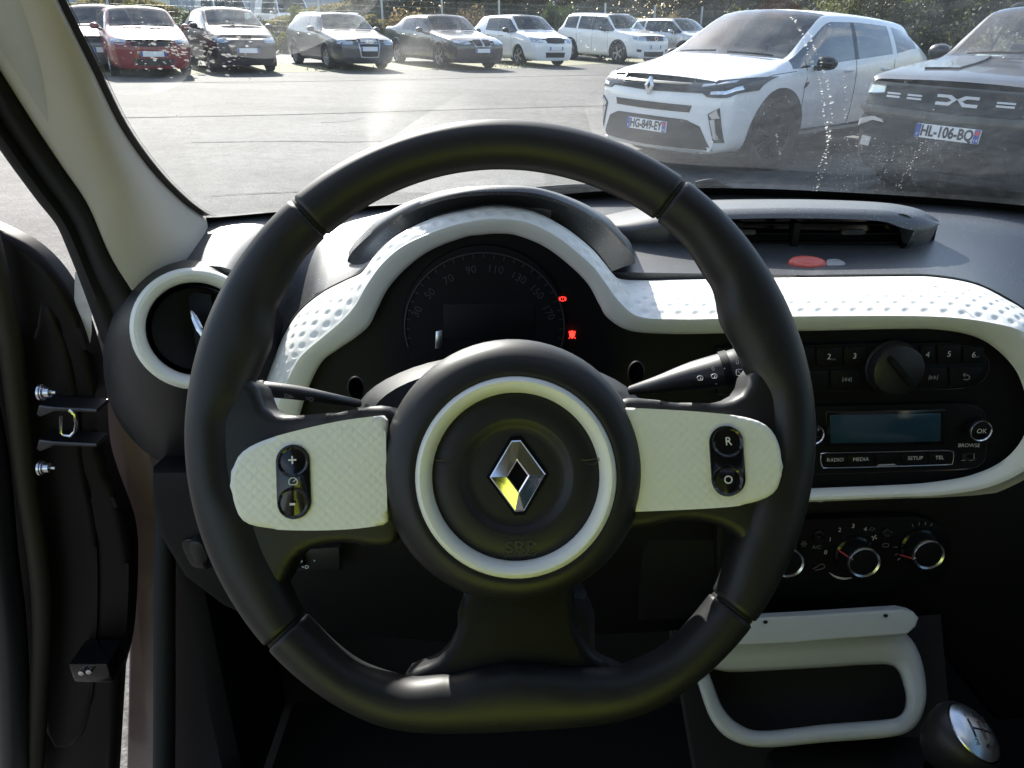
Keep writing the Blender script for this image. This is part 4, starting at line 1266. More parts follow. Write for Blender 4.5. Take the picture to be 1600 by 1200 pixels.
for sx_ in (1,):
    tube('far_pillar', [gpt(1.09, 0) + V((.03, 0, -.02)), gpt(1.06, .4) + V((.03, 0, -.02)), gpt(1.02, 1.0) + V((.02, 0, 0)), V((1.04, -.2, 1.66))], .035, 'cream_pillar', shell, 10)
    tube('far_centre_pillar', [V((1.10, -.30, 1.0)), V((1.06, -.30, 1.66))], .05, 'cream_pillar', shell, 10)
    tube('far_rear_pillar', [V((1.10, -1.2, 1.0)), V((1.0, -1.25, 1.66))], .08, 'cream_pillar', shell, 10)
tube('header_rail', [gpt(x_, 1.0) + V((0, -.01, .0)) for x_ in [-.30 + 1.28 * k / 10 for k in range(11)]], .03, 'headliner', shell, 10)
tube('pillar_head', [AD(-45, -110, .58), AD(-110, -220, .50), V((-.34, .06, 1.66))], .035, 'cream_pillar', shell, 10)
tube('cant_rail', [V((-.40, .30, 1.69)), V((-.40, -.1, 1.70)), V((-.36, -1.3, 1.68))], .035, 'headliner', shell, 10)
# bonnet falling away below the sight line, hidden under the dash edge
rings = []
for i in range(9):
    t = i / 8
    rings.append([V((.36 + .72 * u * (1 - .10 * t), lerp(1.30, 1.86, t) - wsh(.36 + .7 * u) * (.9 - .5 * t), lerp(.98, .70, t ** 1.6) - .06 * abs(u) ** 3)) for u in [-1 + k / 6 for k in range(13)]])
loft('bonnet', rings, 'dark_paint', shell, False)
def pane(name, pts, m): return plate(name, [V(p) for p in pts], (V(pts[1]) - V(pts[0])).cross(V(pts[2]) - V(pts[0])), .004, m, shell, 0)
pane('rear_window', [(-.28, -1.34, 1.2), (1.0, -1.34, 1.2), (.95, -1.28, 1.64), (-.22, -1.28, 1.64)], 'tinted_glass')
pane('side_window', [(1.11, -.28, 1.06), (1.11, .75, 1.06), (1.05, .25, 1.62), (1.06, -.28, 1.62)], 'window_glass')
pane('side_window', [(1.11, -1.2, 1.06), (1.11, -.36, 1.06), (1.06, -.36, 1.62), (1.02, -1.2, 1.62)], 'tinted_glass')
pane('side_window', [(-.40, -1.25, 1.30), (-.40, -.46, 1.30), (-.34, -.46, 1.62), (-.34, -1.2, 1.62)], 'tinted_glass')
ps = thing('passenger_seat', 'dark cloth passenger seat right of the driver', 'seat', (.74, -.35, .22))
box('cushion', (.74, -.10, .50), (.50, .50, .16), 'seat_cloth', ps, .05)
box('seat_base', (.74, -.10, .34), (.42, .42, .24), 'black_plastic_plain', ps, .02)
box('backrest', (.74, -.44, .88), (.50, .14, .72), 'seat_cloth', ps, .06, rot=Matrix.Rotation(radians(-14), 3, 'X'))
box('headrest', (.74, -.56, 1.34), (.27, .10, .20), 'seat_cloth', ps, .04, rot=Matrix.Rotation(radians(-10), 3, 'X'))
rb = thing('rear_bench', 'dark cloth rear bench across the back of the cabin', 'seat', (.36, -1.0, .22))
box('cushion', (.36, -.92, .48), (1.30, .46, .16), 'seat_cloth', rb, .05)
box('backrest', (.36, -1.20, .86), (1.30, .14, .66), 'seat_cloth', rb, .05, rot=Matrix.Rotation(radians(-12), 3, 'X'))

# ------------------------------------------------------------------ driver's seat, and an unseen vest added to bounce yellow-green light into the cabin
seat = thing('driver_seat', 'dark cloth driver seat behind the steering wheel', 'seat', (0, -.35, .22))
box('cushion', (0, -.12, .52), (.50, .48, .14), 'seat_cloth', seat, .05)
box('seat_base', (0, -.12, .34), (.40, .40, .24), 'black_plastic_plain', seat, .02)
box('backrest', (0, -.46, .86), (.50, .13, .64), 'seat_cloth', seat, .06, rot=Matrix.Rotation(radians(-14), 3, 'X'))
box('headrest', (0, -.56, 1.30), (.26, .09, .18), 'seat_cloth', seat, .04, rot=Matrix.Rotation(radians(-10), 3, 'X'))
rings = []
for i in range(17):
    t = i / 16
    zz = lerp(1.26, .72, t)
    rings.append([V((.29 * u * (1 + .05 * sin(9 * t)), -.385 + .245 * (t - .5) * .62 - .0 + .05 * (1 - u * u) + .012 * sin(7 * u + 5 * t) + (.12 * max(0, t - .78) / .22), zz)) for u in [-1 + k / 7 for k in range(15)]])
vest = loft('vest_reflector', rings + [[p + V((0, -.008, 0)) for p in r] for r in rings[::-1]], 'hi_vis', None, False)
vest['label'] = 'unseen yellow-green reflector vest added over the driver seat, in place of a worn one'; vest['category'] = 'vest'

# ------------------------------------------------------------------ windscreen
ws = thing('windscreen', 'dusty curved windscreen with a black printed border and dried water trails', 'windscreen', (.36, 1.24, 1.03))
NX, NT = 60, 30
rings = []
for i in range(NT + 1):
    t = i / NT
    rings.append([gpt(lerp(lerp(-.48, -.24, t), lerp(1.16, .98, t), k / NX), t) for k in range(NX + 1)])
loft('glass', rings, 'windscreen_glass', ws, False)
# printed border, on the pillar side and along the base
def frit(edge_px, w0, off=.003):
    a = [GP(px, py, off) for px, py, wx, wy in edge_px]
    b = [GP(px + wx, py + wy, off) for px, py, wx, wy in edge_px]
    return a, b
e = [(px, py, 11, -4) for px, py in pr[:-1]]
a, b = frit(e, 0)
loft('printed_border', [[p + V((-.02, 0, 0)) for p in a], b], 'frit_black', ws, False)
# dot screen on the inner rim of the border
vs_, fs = [], []
for i in range(0, 59):
    for q in range(5):
        for row in range(2):
            t = (q + .5 * row) / 5
            p1 = pr[i]; p2 = pr[min(i + 1, 59)]
            px, py = lerp(p1[0], p2[0], t) + 11.5 + 3.2 * row, lerp(p1[1], p2[1], t) - 4.5 - 1.2 * row
            c = GP(px, py, .003); n = len(vs_); r_ = .0009 - .00025 * row
            vs_ += [c + X * r_ * cos(k * pi / 3) + V((0, -.845, .534)) * r_ * sin(k * pi / 3) for k in range(6)]
            fs.append(tuple(range(n, n + 6)))
o = mesh('border_dots', vs_, fs, 'frit_black', ws, False); o['kind'] = 'stuff'
base_px = [(322, 343), (345, 342), (400, 337), (450, 333), (560, 326), (650, 321), (730, 317), (850, 311), (950, 305), (1050, 302), (1150, 302), (1250, 305), (1400, 313), (1500, 320), (1600, 329), (1720, 341), (1850, 353), (2000, 366)]
bs = smooth(base_px, 80)
loft('base_border', [[GP(px, py + 8, .004) for px, py in bs], [GP(px, py - (3 if px < 700 else min(8, 3 + (px - 700) / 60)), .004) for px, py in bs]], 'frit_black', ws, False)
# dried water trails and splashes: small flattened drops lying on the glass
vs_, fs = [], []
def drop(px, py, r, el=1.0):
    c = GP(px, py, .002); n = len(vs_)
    up = V((0, -.845, .534)); nr = V((0, -.534, -.845)); a0 = rnd.uniform(0, 1)
    K = 6
    vs_.append(c + nr * r * .35)
    for k in range(K):
        q = rnd.uniform(.7, 1.2)
        vs_.append(c + X * (r * q * cos(a0 + 2 * pi * k / K)) + up * (r * el * q * sin(a0 + 2 * pi * k / K)))
    for k in range(K): fs.append((n, n + 1 + k, n + 1 + (k + 1) % K))
def trail(pts, cnt, r0, r1, jit):
    P = smooth(pts, cnt)
    for p in P:
        if rnd.random() < .82: drop(p[0] + rnd.gauss(0, jit), p[1] + rnd.gauss(0, 1.5), rnd.uniform(r0, r1), rnd.uniform(.8, 2.0))
trail([(1238, 25), (1255, 60), (1265, 90), (1282, 130), (1288, 180), (1293, 220), (1283, 255), (1270, 298)], 62, .0005, .0016, 1.3)
trail([(1262, 50), (1278, 85), (1285, 105), (1297, 150), (1299, 190), (1295, 225), (1288, 262), (1275, 298)], 62, .0005, .0017, 1.3)
trail([(1320, 120), (1322, 170), (1318, 215)], 16, .0004, .0009, 1.2)
trail([(1445, 220), (1425, 250), (1412, 275), (1402, 298)], 34, .0004, .0011, 3)
trail([(1395, 225), (1385, 255), (1368, 295)], 26, .0003, .0009, 3)
trail([(1340, 205), (1330, 250), (1318, 295)], 18, .0003, .0008, 4)
trail([(1213, 210), (1216, 225), (1219, 242)], 10, .0004, .0010, .8)
trail([(1112, 212), (1111, 225), (1108, 240)], 7, .0004, .0010, 1)
trail([(905, 65), (930, 80), (950, 95)], 14, .0004, .0010, 2)
trail([(262, 60), (268, 100), (268, 118), (270, 170), (285, 187), (295, 215), (300, 250)], 30, .0004, .0010, 2.5)
trail([(275, 48), (285, 22), (300, 12), (318, 6)], 26, .0004, .0009, 1)
for _ in range(150):                      # splash in front of the red and plum cars
    drop(rnd.gauss(315, 38), rnd.gauss(72, 22), rnd.uniform(.0006, .0024), rnd.uniform(.5, 1.1))
for _ in range(90): drop(rnd.gauss(250, 45), rnd.gauss(62, 28), rnd.uniform(.0004, .0014), rnd.uniform(.5, 1.2))
for _ in range(150): drop(rnd.uniform(1180, 1600), rnd.uniform(150, 305), rnd.uniform(.00025, .0006))
for _ in range(260): drop(rnd.uniform(1290, 1480), rnd.uniform(215, 305), rnd.uniform(.0002, .0006))
for _ in range(260): drop(rnd.uniform(150, 1600), rnd.uniform(0, 300), rnd.uniform(.0002, .0006))
o = mesh('dried_drops', vs_, fs, 'droplet', ws, True); o['kind'] = 'stuff'
# wiper blades lying at the foot of the glass, outside
for (q0, q1, q2, lab) in (((838, 304), (905, 300), (975, 303), 'black wiper blade at the foot of the glass above the instrument hood'), ((1086, 296), (1112, 292), (1140, 301), 'black wiper tip at the foot of the glass right of the wheel')):
    pts = smooth([q0, q1, q2], 16)
    pp = [GP(px, py, -.012) for px, py in pts]
    wp_ = loft('wiper_blade', [[p + V((0, 0, -.012)) for p in pp], [p + V((0, .012, .0)) for p in pp], [p + V((0, -.01, .009)) for p in pp]], 'cladding', shell, False)
    tube('spine', [p + V((0, 0, .008)) for p in pp], .004, 'cladding', wp_, 6)

# ------------------------------------------------------------------ dashboard
dash = thing('dashboard', 'black grained dashboard with a dimpled white trim frame', 'dashboard', (.36, .85, .60))
# trim curves, ordered from lower left over the arch, along the band, round the radio and back below
# each entry: outer/back edge (px,py,Y) ; crease (px,py) ; inner edge (px,py)
TR = [((392, 660, .795), (418, 668), (462, 672)),
      ((408, 610, .80), (436, 612), (480, 612)),
      ((425, 567, .80), (457, 567), (502, 567)),
      ((447, 518, .805), (472, 547), (528, 546)),
      ((470, 485, .81), (500, 523), (556, 527)),
      ((503, 458, .815), (530, 497), (577, 508)),
      ((537, 440, .815), (551, 474), (590, 482)),
      ((569, 424, .81), (570, 441), (607, 450)),
      ((590, 398, .80), (594, 408), (637, 417)),
      ((622, 368, .795), (628, 380), (675, 390)),
      ((675, 342, .79), (682, 356), (725, 371)),
      ((725, 329, .79), (730, 343), (752, 367)),
      ((775, 322, .79), (776, 338), (777, 365)),
      ((830, 330, .79), (826, 344), (808, 368)),
      ((880, 355, .79), (872, 366), (850, 385)),
      ((922, 387, .795), (908, 394), (887, 412)),
      ((940, 408, .80), (930, 414), (918, 443)),
      ((956, 428, .81), (950, 440), (936, 475)),
      ((970, 436, .835), (970, 466), (950, 497)),
      ((1000, 438, .845), (1000, 490), (985, 517)),
      ((1060, 437, .845), (1060, 494), (1050, 522)),
      ((1130, 436, .845), (1130, 493), (1125, 521)),
      ((1209, 434, .845), (1215, 490), (1215, 518)),
      ((1300, 433, .845), (1310, 489), (1310, 516)),
      ((1400, 432, .845), (1412, 489), (1400, 514)),
      ((1459, 433, .845), (1490, 492), (1465, 515)),
      ((1522, 444, .84), (1552, 500), (1520, 525)),
      ((1569, 466, .835), (1600, 512), (1556, 545)),
      ((1612, 495, .83), (1634, 540), (1588, 580)),
      ((1660, 560, .80), (1655, 590), (1604, 625)),
      ((1680, 640, .775), (1660, 640), (1606, 652)),
      ((1660, 705, .765), (1640, 695), (1596, 688)),
      ((1625, 748, .76), (1605, 728), (1565, 721)),
      ((1560, 778, .755), (1545, 757), (1515, 743)),
      ((1480, 786, .755), (1470, 770), (1450, 754)),
      ((1400, 789, .755), (1395, 773), (1390, 758)),
      ((1270, 795, .755), (1270, 778), (1268, 763)),
      ((1150, 799, .755), (1150, 782), (1150, 768)),
      ((1010, 803, .755), (1010, 786), (1010, 772))]
NT_ = 1120
tr = smooth([tuple(B) + tuple(K) + tuple(I) for B, K, I in TR], NT_)
Bc = [AY(t[0], t[1], t[2]) for t in tr]
Kc = [FP(t[3], t[4], .022) for t in tr]
Ic = [FP(t[5], t[6], .010) for t in tr]
I2 = [FP(t[5], t[6], -.012) for t in tr]
# arc length along the crease for the dimple lattice
arc = [0]
for i in range(1, NT_): arc.append(arc[-1] + (lerp(Kc[i], Bc[i], .5) - lerp(Kc[i - 1], Bc[i - 1], .5)).length)
rings = []
SP, RW, RD = .0185, .0150, .0058
NV = 52
for i in range(NT_):
    a = Kc[i]; b = Bc[i]; d = b - a; wid = d.length
    inn = Ic[i]
    row = [I2[i], Ic[i]]
    # front face, gently crowned, then a rounded crease
    c1 = lerp(inn, a, .30) + FN * .003; c2 = lerp(inn, a, .62) + FN * .0045; c3 = lerp(inn, a, .86) + FN * .0025
    row += [lerp(inn, c1, .5) + FN * .0015, c1, c2, c3]
    tdir = (Bc[min(i + 1, NT_ - 1)] - Bc[max(i - 1, 0)]).normalized()
    nrm = tdir.cross(d).normalized()
    if nrm.dot(V((0, -.4, 1))) < 0: nrm = -nrm
    q0 = lerp(c3, a, .75)
    for k in range(1, NV + 1):
        v = k / NV
        p = lerp(a, b, v) + nrm * (.004 * sin(pi * v) - .003 * (1 - v) ** 6)
        dist = v * wid
        r = round((dist - .009) / RW)
        if r >= 0 and wid - dist > .004 and i > 12 and not (tr[i][3] > 1300 and tr[i][1] > 530):
            off = .5 * (r % 2)
            m_ = round(arc[i] / SP - off) + off
            dd = sqrt((arc[i] - m_ * SP) ** 2 + (dist - .009 - r * RW) ** 2)
            rr = RD * (1 - .08 * r)
            if dd < rr and r * RW + .009 < wid - .005 and wid > .03:
                p = p - nrm * (.0014 * (1 - (dd / rr) ** 2))
        row.append(p)
    row.append(b - Z * .02)
    rings.append(row)
loft('trim_frame', rings, 'white_trim', dash, False, sharp=60)
# fascia behind the trim
fp = [FP(t[5], t[6], -.004) for t in tr[::12]]
bot = [FP(1010, 772, -.004), FP(960, 800, -.004), FP(560, 800, -.004), FP(420, 740, -.004)]
plate('fascia', fp + bot, FN, .02, 'fascia_black', dash, 0)
# upper pad
front = [(268, 428, .81), (300, 417, .795), (345, 416, .79), (382, 436, .795), (402, 482, .80), (416, 540, .806), (424, 562, .808)] + \
        [(t[0], t[1] - 3, t[2] + .006) for t in tr[100:300:16]] + \
        [(600, 420, .84), (660, 420, .85), (740, 420, .85), (820, 420, .85), (900, 424, .85)] + \
        [(t[0], t[1] - (4 if t[0] > 955 else 0), t[2] + .008) for t in tr[524:800:14]] + [(1680, 500, .825), (1780, 505, .825), (2020, 510, .825)]
rear = smooth([(px, py + 2) for px, py in [(318, 345)] + base_px[1:]], 150)
fr = smooth(front, 150)
rearP = [GP(px, py, .004) for px, py in rear]
def rear_at(px):
    for q0, q1 in zip(rear, rear[1:]):
        if px <= q1[0]: break
    t_ = (px - q0[0]) / (q1[0] - q0[0])
    return GP(px, lerp(q0[1], q1[1], t_), .004)
# pair the two edges by their x so that the rows run straight back
frP = [AY(*p) for p in fr]
rings = []
for i in range(150):
    a = frP[i]; t = i / 149
    xr = a.x * 1.25 - .01
    fpx = fr[i][0]; rpx = 800 + (fpx - 800) * (.906 if fpx < 800 else lerp(.906, 1.0, min(1, (fpx - 800) / 700)))
    b = rear_at(rpx)
    row = [a - Z * .03, a]
    for k in range(1, 22):
        u = k / 21
        p = lerp(a, b, u)
        lift = (.002 if a.x < -.02 else .002 - .008 * min(1, (a.x + .02) / .12)) * sin(pi * min(1, u * 1.4)) if u < .714 else 0
        row.append(p + Z * lift)
    row.append(b + V((0, .06, -.02)))
    rings.append(row)
loft('dash_pad', rings, 'dash_pad', dash, False, sharp=70)
# dark channel between pad and trim
gpx = [(t[0], t[1], t[2]) for t in tr]
tube('trim_gap', [AY(t[0], t[1] - 3, t[2] + .004) - Z * .002 for t in tr[524:840:8]], .0022, 'seal_rubber', dash, 6)
tube('trim_gap', [AY(t[0], t[1] - 3, t[2] + .004) - Z * .002 for t in tr[60:220:8]], .0022, 'seal_rubber', dash, 6)
tube('pad_seam', [AY(px, py, yy) for px, py, yy in smooth([(520, 341, 1.05), (560, 337, 1.06), (612, 334, 1.07), (660, 331, 1.08)], 14)], .0010, 'seal_rubber', dash, 5)
tube('pad_seam', [AY(px, py, yy) for px, py, yy in smooth([(272, 424, .86), (300, 415, .89), (350, 402, .92), (400, 385, .95)], 14)], .0010, 'seal_rubber', dash, 5)
# instrument hood: a thin blade arching over the cluster
lip = smooth([(543, 408, .855), (556, 390, .85), (600, 352, .82), (650, 325, .785), (710, 307, .765), (775, 302, .76), (840, 306, .765), (900, 327, .785), (950, 358, .81), (980, 389, .84), (992, 410, .855)], 90)
und = smooth([(575, 420, .825), (592, 396, .812), (625, 365, .806), (677, 338, .80), (725, 326, .80), (775, 319, .80), (830, 327, .80), (880, 352, .80), (922, 383, .806), (940, 402, .815), (956, 424, .825)], 90)
rings = []
for i in range(90):
    t = i / 89
    a = AY(*lip[i]); e_ = min(1, min(t, 1 - t) * 8)
    u_ = AY(*und[i])
    back = V((lerp(a.x, .0, .05), 1.06 - .0 * t, 1.05))
    back = V((a.x * 1.12, 1.04, 1.055))
    crest = lerp(a, back, .12) + Z * (.006 + .008 * e_)
    rings.append([u_ + V((0, .0, .0)), lerp(u_, a, .5) + Z * .004 * e_, a - Z * .0015, a + V((0, -.001, .002)), a + V((0, .003, .0055 * (.3 + .7 * e_))), crest, lerp(crest, back, .4) + Z * .006 * e_, lerp(crest, back, .75), back])
loft('instrument_hood', rings, 'dash_pad', dash, False, sharp=55)
# lower panel behind the wheel, knee panel, climate housing
kp = [(232, 737), (232, 790), (245, 840), (285, 905), (345, 950), (420, 985), (700, 1010), (1190, 985), (1190, 800), (1000, 790), (600, 790), (420, 735)]
plate('knee_panel', [AY(px, py, .735) for px, py in kp], V((0, -1, .1)), .10, 'black_plastic_plain', dash, .012)
hp = [(1150, 792), (1270, 800), (1420, 800), (1480, 812), (1520, 850), (1525, 890), (1500, 925), (1440, 945), (1300, 952), (1150, 950)]
plate('console_face', [FP(px, py, -.012) for px, py in [(1000, 770), (1560, 770), (1700, 700), (1900, 700), (1900, 1100), (1560, 1130), (1430, 960), (1000, 975)]], FN, .05, 'black_plastic_plain', dash, .01)
plate('glovebox_face', [FP(px, py, -.03) for px, py in [(1650, 512), (2090, 512), (2090, 900), (1650, 900)]], FN, .05, 'black_plastic_plain', dash, .01)
hr = thing('bonnet_release', 'small black pull handle in the knee panel left of the wheel', 'handle', AY(305, 865, .72))
plate('handle_recess', [AY(px, py, .732) for px, py in smooth([(284, 846), (305, 845), (330, 870), (330, 888), (302, 886), (290, 866)], 20, True)], V((0, -1, .1)), .004, 'gloss_black', hr, .001)
plate('handle_grip', [AY(px, py, .722) for px, py in smooth([(294, 850), (313, 849), (325, 876), (305, 880)], 20, True)], V((0, -1, .1)), .012, 'black_plastic', hr, .003)

# dash end pod with the round vent
RC = AD(308, 514, .80)
rn = (CAM - RC).normalized(); rn = (rn + V((.05, 0, 0))).normalized()
ru, rv, rn = frame_of(rn)
pod = []
cB = AD(326, 582, .93)
for t, gx_, gy_, dp in ((0, .0, .0, 0.0), (.18, .3, .3, .004), (.45, .62, .62, .03), (.75, .88, .88, .07), (1.0, 1.0, 1.0, .13), (1.2, .98, .98, .20)):
    c = lerp(RC, cB, min(1, t)) if t <= 1 else cB + V((0, .07, 0))
    a_ = lerp(.0635, .112, gx_); b2 = lerp(.0635, .124, gy_)
    pod.append([c + ru * (a_ * cos(2 * pi * k / 48)) + rv * (b2 * sin(2 * pi * k / 48)) for k in range(48)])
loft('dash_end', pod, 'black_plastic', dash, True)
vt = thing('round_air_vent', 'round white-ringed air vent at the left end of the dashboard', 'air vent', RC)
pf = []
for k in range(17):
    a = -.35 * pi + 1.62 * pi * k / 16
    pf.append((.0575 + .0085 * cos(a), .004 + .009 * sin(a)))
lathe('vent_ring', [(.0632, -.006), (.0632, .003), (.0620, .0080), (.0592, .0105), (.0560, .0105), (.0525, .0075), (.0495, .001), (.0482, -.012)], RC, ru, rv, rn, 'white_trim', vt, 64)
lathe('vent_barrel', [(.0484, -.006), (.0466, -.012), (.0462, -.040), (.001, -.055)], RC, ru, rv, rn, 'gloss_black', vt, 48)
lathe('vent_disc', [(.044, -.020), (.043, -.016), (.036, -.022), (.001, -.030)], RC, ru, rv, rn, 'black_plastic_plain', vt, 48)
dc = AD(306, 505, .79)
plate('vent_tab', smooth([AD(px, py, .795) for px, py in [(296, 486), (304, 488), (320, 520), (316, 531), (305, 512)]], 20, True), rn, .010, 'satin_chrome', vt, .002)
plate('vent_blade', [AD(px, py, .815) for px, py in [(292, 455), (330, 460), (335, 570), (310, 560)]], rn, .004, 'fascia_black', vt, 0)

# centre vent pod on the dash top
vp = thing('centre_air_vent', 'oval slotted air vent under a rounded lid on top of the dashboard', 'air vent', AY(1300, 365, .96))
ot = smooth([(935, 352), (960, 338), (1000, 327), (1080, 318), (1250, 312), (1380, 314), (1440, 325), (1464, 343), (1463, 356), (1440, 362), (1405, 352), (1370, 342), (1250, 337), (1120, 338), (1040, 352), (985, 360), (945, 359)], 90, True)
# lid: front lip outline swept back and down onto the pad
lipc = smooth([(938, 357, .97), (990, 362, .952), (1060, 352, .945), (1130, 343, .94), (1250, 341, .938), (1370, 345, .94), (1410, 356, .943), (1440, 362, .95), (1458, 357, .962), (1466, 351, .975)], 80)
topc = smooth([(938, 351, .985), (990, 345, .972), (1060, 333, .968), (1130, 327, .965), (1250, 325, .963), (1370, 328, .965), (1410, 333, .968), (1438, 338, .972), (1457, 345, .98), (1466, 350.5, .985)], 80)
bakc = smooth([(950, 330, 1.10), (1000, 322, 1.11), (1060, 314, 1.13), (1130, 311, 1.14), (1250, 311, 1.14), (1340, 314, 1.13), (1390, 318, 1.08), (1425, 324, 1.03), (1448, 334, 1.0), (1466, 349, .987)], 80)
rings = []
for i in range(80):
    a, b, c = AY(*lipc[i]), AY(*topc[i]), AY(*bakc[i])
    dk_ = V((0, .03, -.004)) if 1112 < lipc[i][0] < 1428 else V((0, .012, -.028))
    rings.append([a + dk_, a, lerp(a, b, .35) + V((0, -.004, .002)), lerp(a, b, .75) + V((0, -.002, .003)), b + Z * .001, lerp(b, c, .35) + Z * .004, lerp(b, c, .7) + Z * .003, c - Z * .004, c - Z * .03])
loft('vent_lid', rings, 'dash_pad', vp, False, sharp=60)
O = AY(1288, 365, .958); W_, H_ = .278 * .80, .040
vn = V((0, -1, .12)).normalized(); vu = X; vv = vn.cross(vu)
if vv.z < 0: vv = -vv
cx0 = AY(1118, 365, .958); cx1 = AY(1424, 365, .958)
O = lerp(cx0, cx1, .5); W_ = (cx1 - cx0).length
sl_ = [pill(O, vu, vv, W_ + .006, H_ + .006), pill(O + vn * .002, vu, vv, W_ + .003, H_ + .003), pill(O, vu, vv, W_, H_), pill(O - vn * .055, vu, vv, W_ - .004, H_ - .004)]
loft('vent_slot', sl_, 'gloss_black', vp, True, (False, True))
loft('slot_rim', [pill(O - vn * .004, vu, vv, W_ + .012, H_ + .012), pill(O + vn * .003, vu, vv, W_ + .010, H_ + .010), pill(O + vn * .002, vu, vv, W_ + .004, H_ + .004)], 'black_plastic', vp, True)
for k in (-1, 0, 1):
    box('vent_slat', O - vn * .012 + vv * (k * .0115), (W_ - .02 - .01 * abs(k), .014, .0016), 'black_plastic_plain', vp, .0005)
for px in (1240, 1150):
    c = AY(px, 366, .966)
    box('vent_divider', c, (.009, .02, H_ * .86), 'fascia_black', vp, .002)
for px in (1334, 1165):
    c = AY(px, 363, .948)
    plate('vent_tab', pill(c, vu, vv, .030 if px > 1200 else .026, .0065), vn, .008, 'grey_button' if False else 'black_plastic', vp, .0015)
# hazard switch
hz = thing('hazard_switch', 'red oval switch with a small grey indicator on the dashboard top', 'switch', AY(1262, 411, .90))
def padpt(px, py): return AP(px, py, V((0, .90, AY(1262, 411, .90).z + .004)), V((0, -.30, 1)).normalized())
hn = V((0, -.30, 1)).normalized()
plate('switch_bezel', smooth([padpt(px, py) for px, py in [(1292, 405), (1310, 404), (1322, 411), (1312, 417), (1294, 418)]], 20, True), hn, .010, 'grey_button', hz, .002)
bt = [[padpt(1261, 411) + X * (.0225 * s_ * cos(a)) + V((0, 1, .3)) * (.0125 * s_ * sin(a)) + hn * h for a in [2 * pi * k / 28 for k in range(28)]] for s_, h in ((1, -.006), (1, .0005), (.95, .0025), (.82, .0034), (.45, .0022), (.02, .0020))]
loft('switch_button', bt, 'red_button', hz, True)

# ------------------------------------------------------------------ instrument cluster
ic = thing('instrument_cluster', 'unlit round speedometer with two red warning lamps under the arched hood', 'instrument', FP(757, 520))
ck = lambda px, py, h=.0: FP(px, py, h)
DC = FP(757, 512, .001)
rad_ = (FP(882, 512) - FP(757, 512)).length
loft('dial_glass', [circle_pts(DC - FN * .001, FU, FV, rad_ * 1.03, 64), circle_pts(DC + FN * .001, FU, FV, rad_ * 1.02, 64), [DC + FN * .001] * 64], 'fascia_black', ic, True)
rg = []
for r_, h in ((.985, .002), (.985, .0035), (1.0, .0035), (1.0, .002)):
    rg.append(circle_pts(DC + FN * h, FU, FV, rad_ * r_, 64, rad_ * r_ * .94, radians(-15), radians(195)))
loft('dial_ring', rg, 'print_dim', ic, False)
for k, (s_, px, py) in enumerate([('30', 652, 487), ('50', 672, 459), ('70', 701, 437), ('90', 736, 422), ('110', 774, 421), ('130', 810, 434), ('150', 838, 456), ('170', 857, 488)]):
    a = atan2(512 - py, px - 757) - pi / 2
    text('speed_figure', s_, FP(px, py, .0025), FU, FV, FN, .0115, 'print_dim', ic, rot=a * .8, thick=.0004)
for k in range(27):
    a = radians(-8 + 196 * k / 26)
    d = FU * cos(a) + FV * sin(a) * .94; tt = FV * cos(a) - FU * sin(a)
    p0, p1 = DC + d * rad_ * .93 + FN * .0028, DC + d * rad_ * .975 + FN * .0028
    mesh('dial_tick', [p0 - tt * .0005, p0 + tt * .0005, p1 + tt * .0005, p1 - tt * .0005], [(0, 1, 2, 3)], 'print_dim', ic, False)
plate('trip_screen', [FP(px, py, .003) for px, py in [(692, 475), (835, 475), (835, 530), (692, 530)]], FN, .002, 'lcd_blue' if False else 'fascia_black', ic, .0004)
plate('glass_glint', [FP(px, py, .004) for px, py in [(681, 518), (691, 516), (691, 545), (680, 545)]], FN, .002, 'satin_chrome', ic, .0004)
# warning lamps: brake symbol and door/belt symbol
def wl_ring(px, py, w):
    c = FP(px, py, .003)
    o = tube('warning_lamp', circle_pts(c, FU, FV, w, 20, w * .85), w * .13, 'red_warning', ic, 6, closed=True)
    for sx_ in (-1, 1):
        tube('warning_bracket', [c + FU * (sx_ * w * 1.35 * cos(a)) + FV * (w * 1.2 * sin(a)) for a in [-.7 + 1.4 * k / 7 for k in range(8)]], w * .12, 'red_warning', o, 5)
    return o, c
w_ = .0026
o, c = wl_ring(879, 467, w_)
tube('warning_mark', [c + FV * w_ * .45, c - FV * w_ * .15], w_ * .13, 'red_warning', o, 5)
o2 = plate('warning_lamp', smooth([FP(px, py, .004) for px, py in [(894, 517), (898, 520), (898, 525), (894, 529), (890, 525), (890, 520)]], 16, True), FN, .0015, 'red_warning', ic, 0)
for q in ((890, 517, 889, 520), (898, 517, 899, 520), (890, 527, 889, 529), (898, 527, 899, 529)):
    tube('warning_mark', [FP(q[0], q[1], .004), FP(q[2], q[3], .004)], .0004, 'red_warning', o2, 5)

# ------------------------------------------------------------------ column shroud and stalks
cs = thing('steering_column', 'dark domed plastic shroud around the steering column', 'column', AD(790, 640, .60))
rings = []
for d, wpx, ty, cy, s_ in ((.545, 205, 572, 660, 1), (.565, 215, 562, 660, 1), (.60, 224, 553, 655, 1), (.66, 226, 556, 650, 1), (.74, 215, 560, 650, 1)):
    ce = AD(782, cy, d); tp = AD(782, ty, d); hw = wpx / FPX * d; hh = (tp - ce).length
    rings.append([ce + X * (hw * cos(a)) + UPV * (hh * sin(a) * (1 if sin(a) > 0 else .9)) for a in [2 * pi * k / 48 for k in range(48)]])
loft('shroud', rings, 'black_plastic', cs, True, (True, False))
for px, py in ((556, 606), (994, 582)):
    c = AD(px, py, .575)
    u, v, n = frame_of((CAM - c).normalized())
    loft('stalk_opening', [circle_pts(c + n * .002, u, v, .0065, 20, .009), circle_pts(c + n * .003, u, v, .0055, 20, .008), circle_pts(c - n * .01, u, v, .005, 20, .0075)], 'fascia_black', cs, True, (False, True))
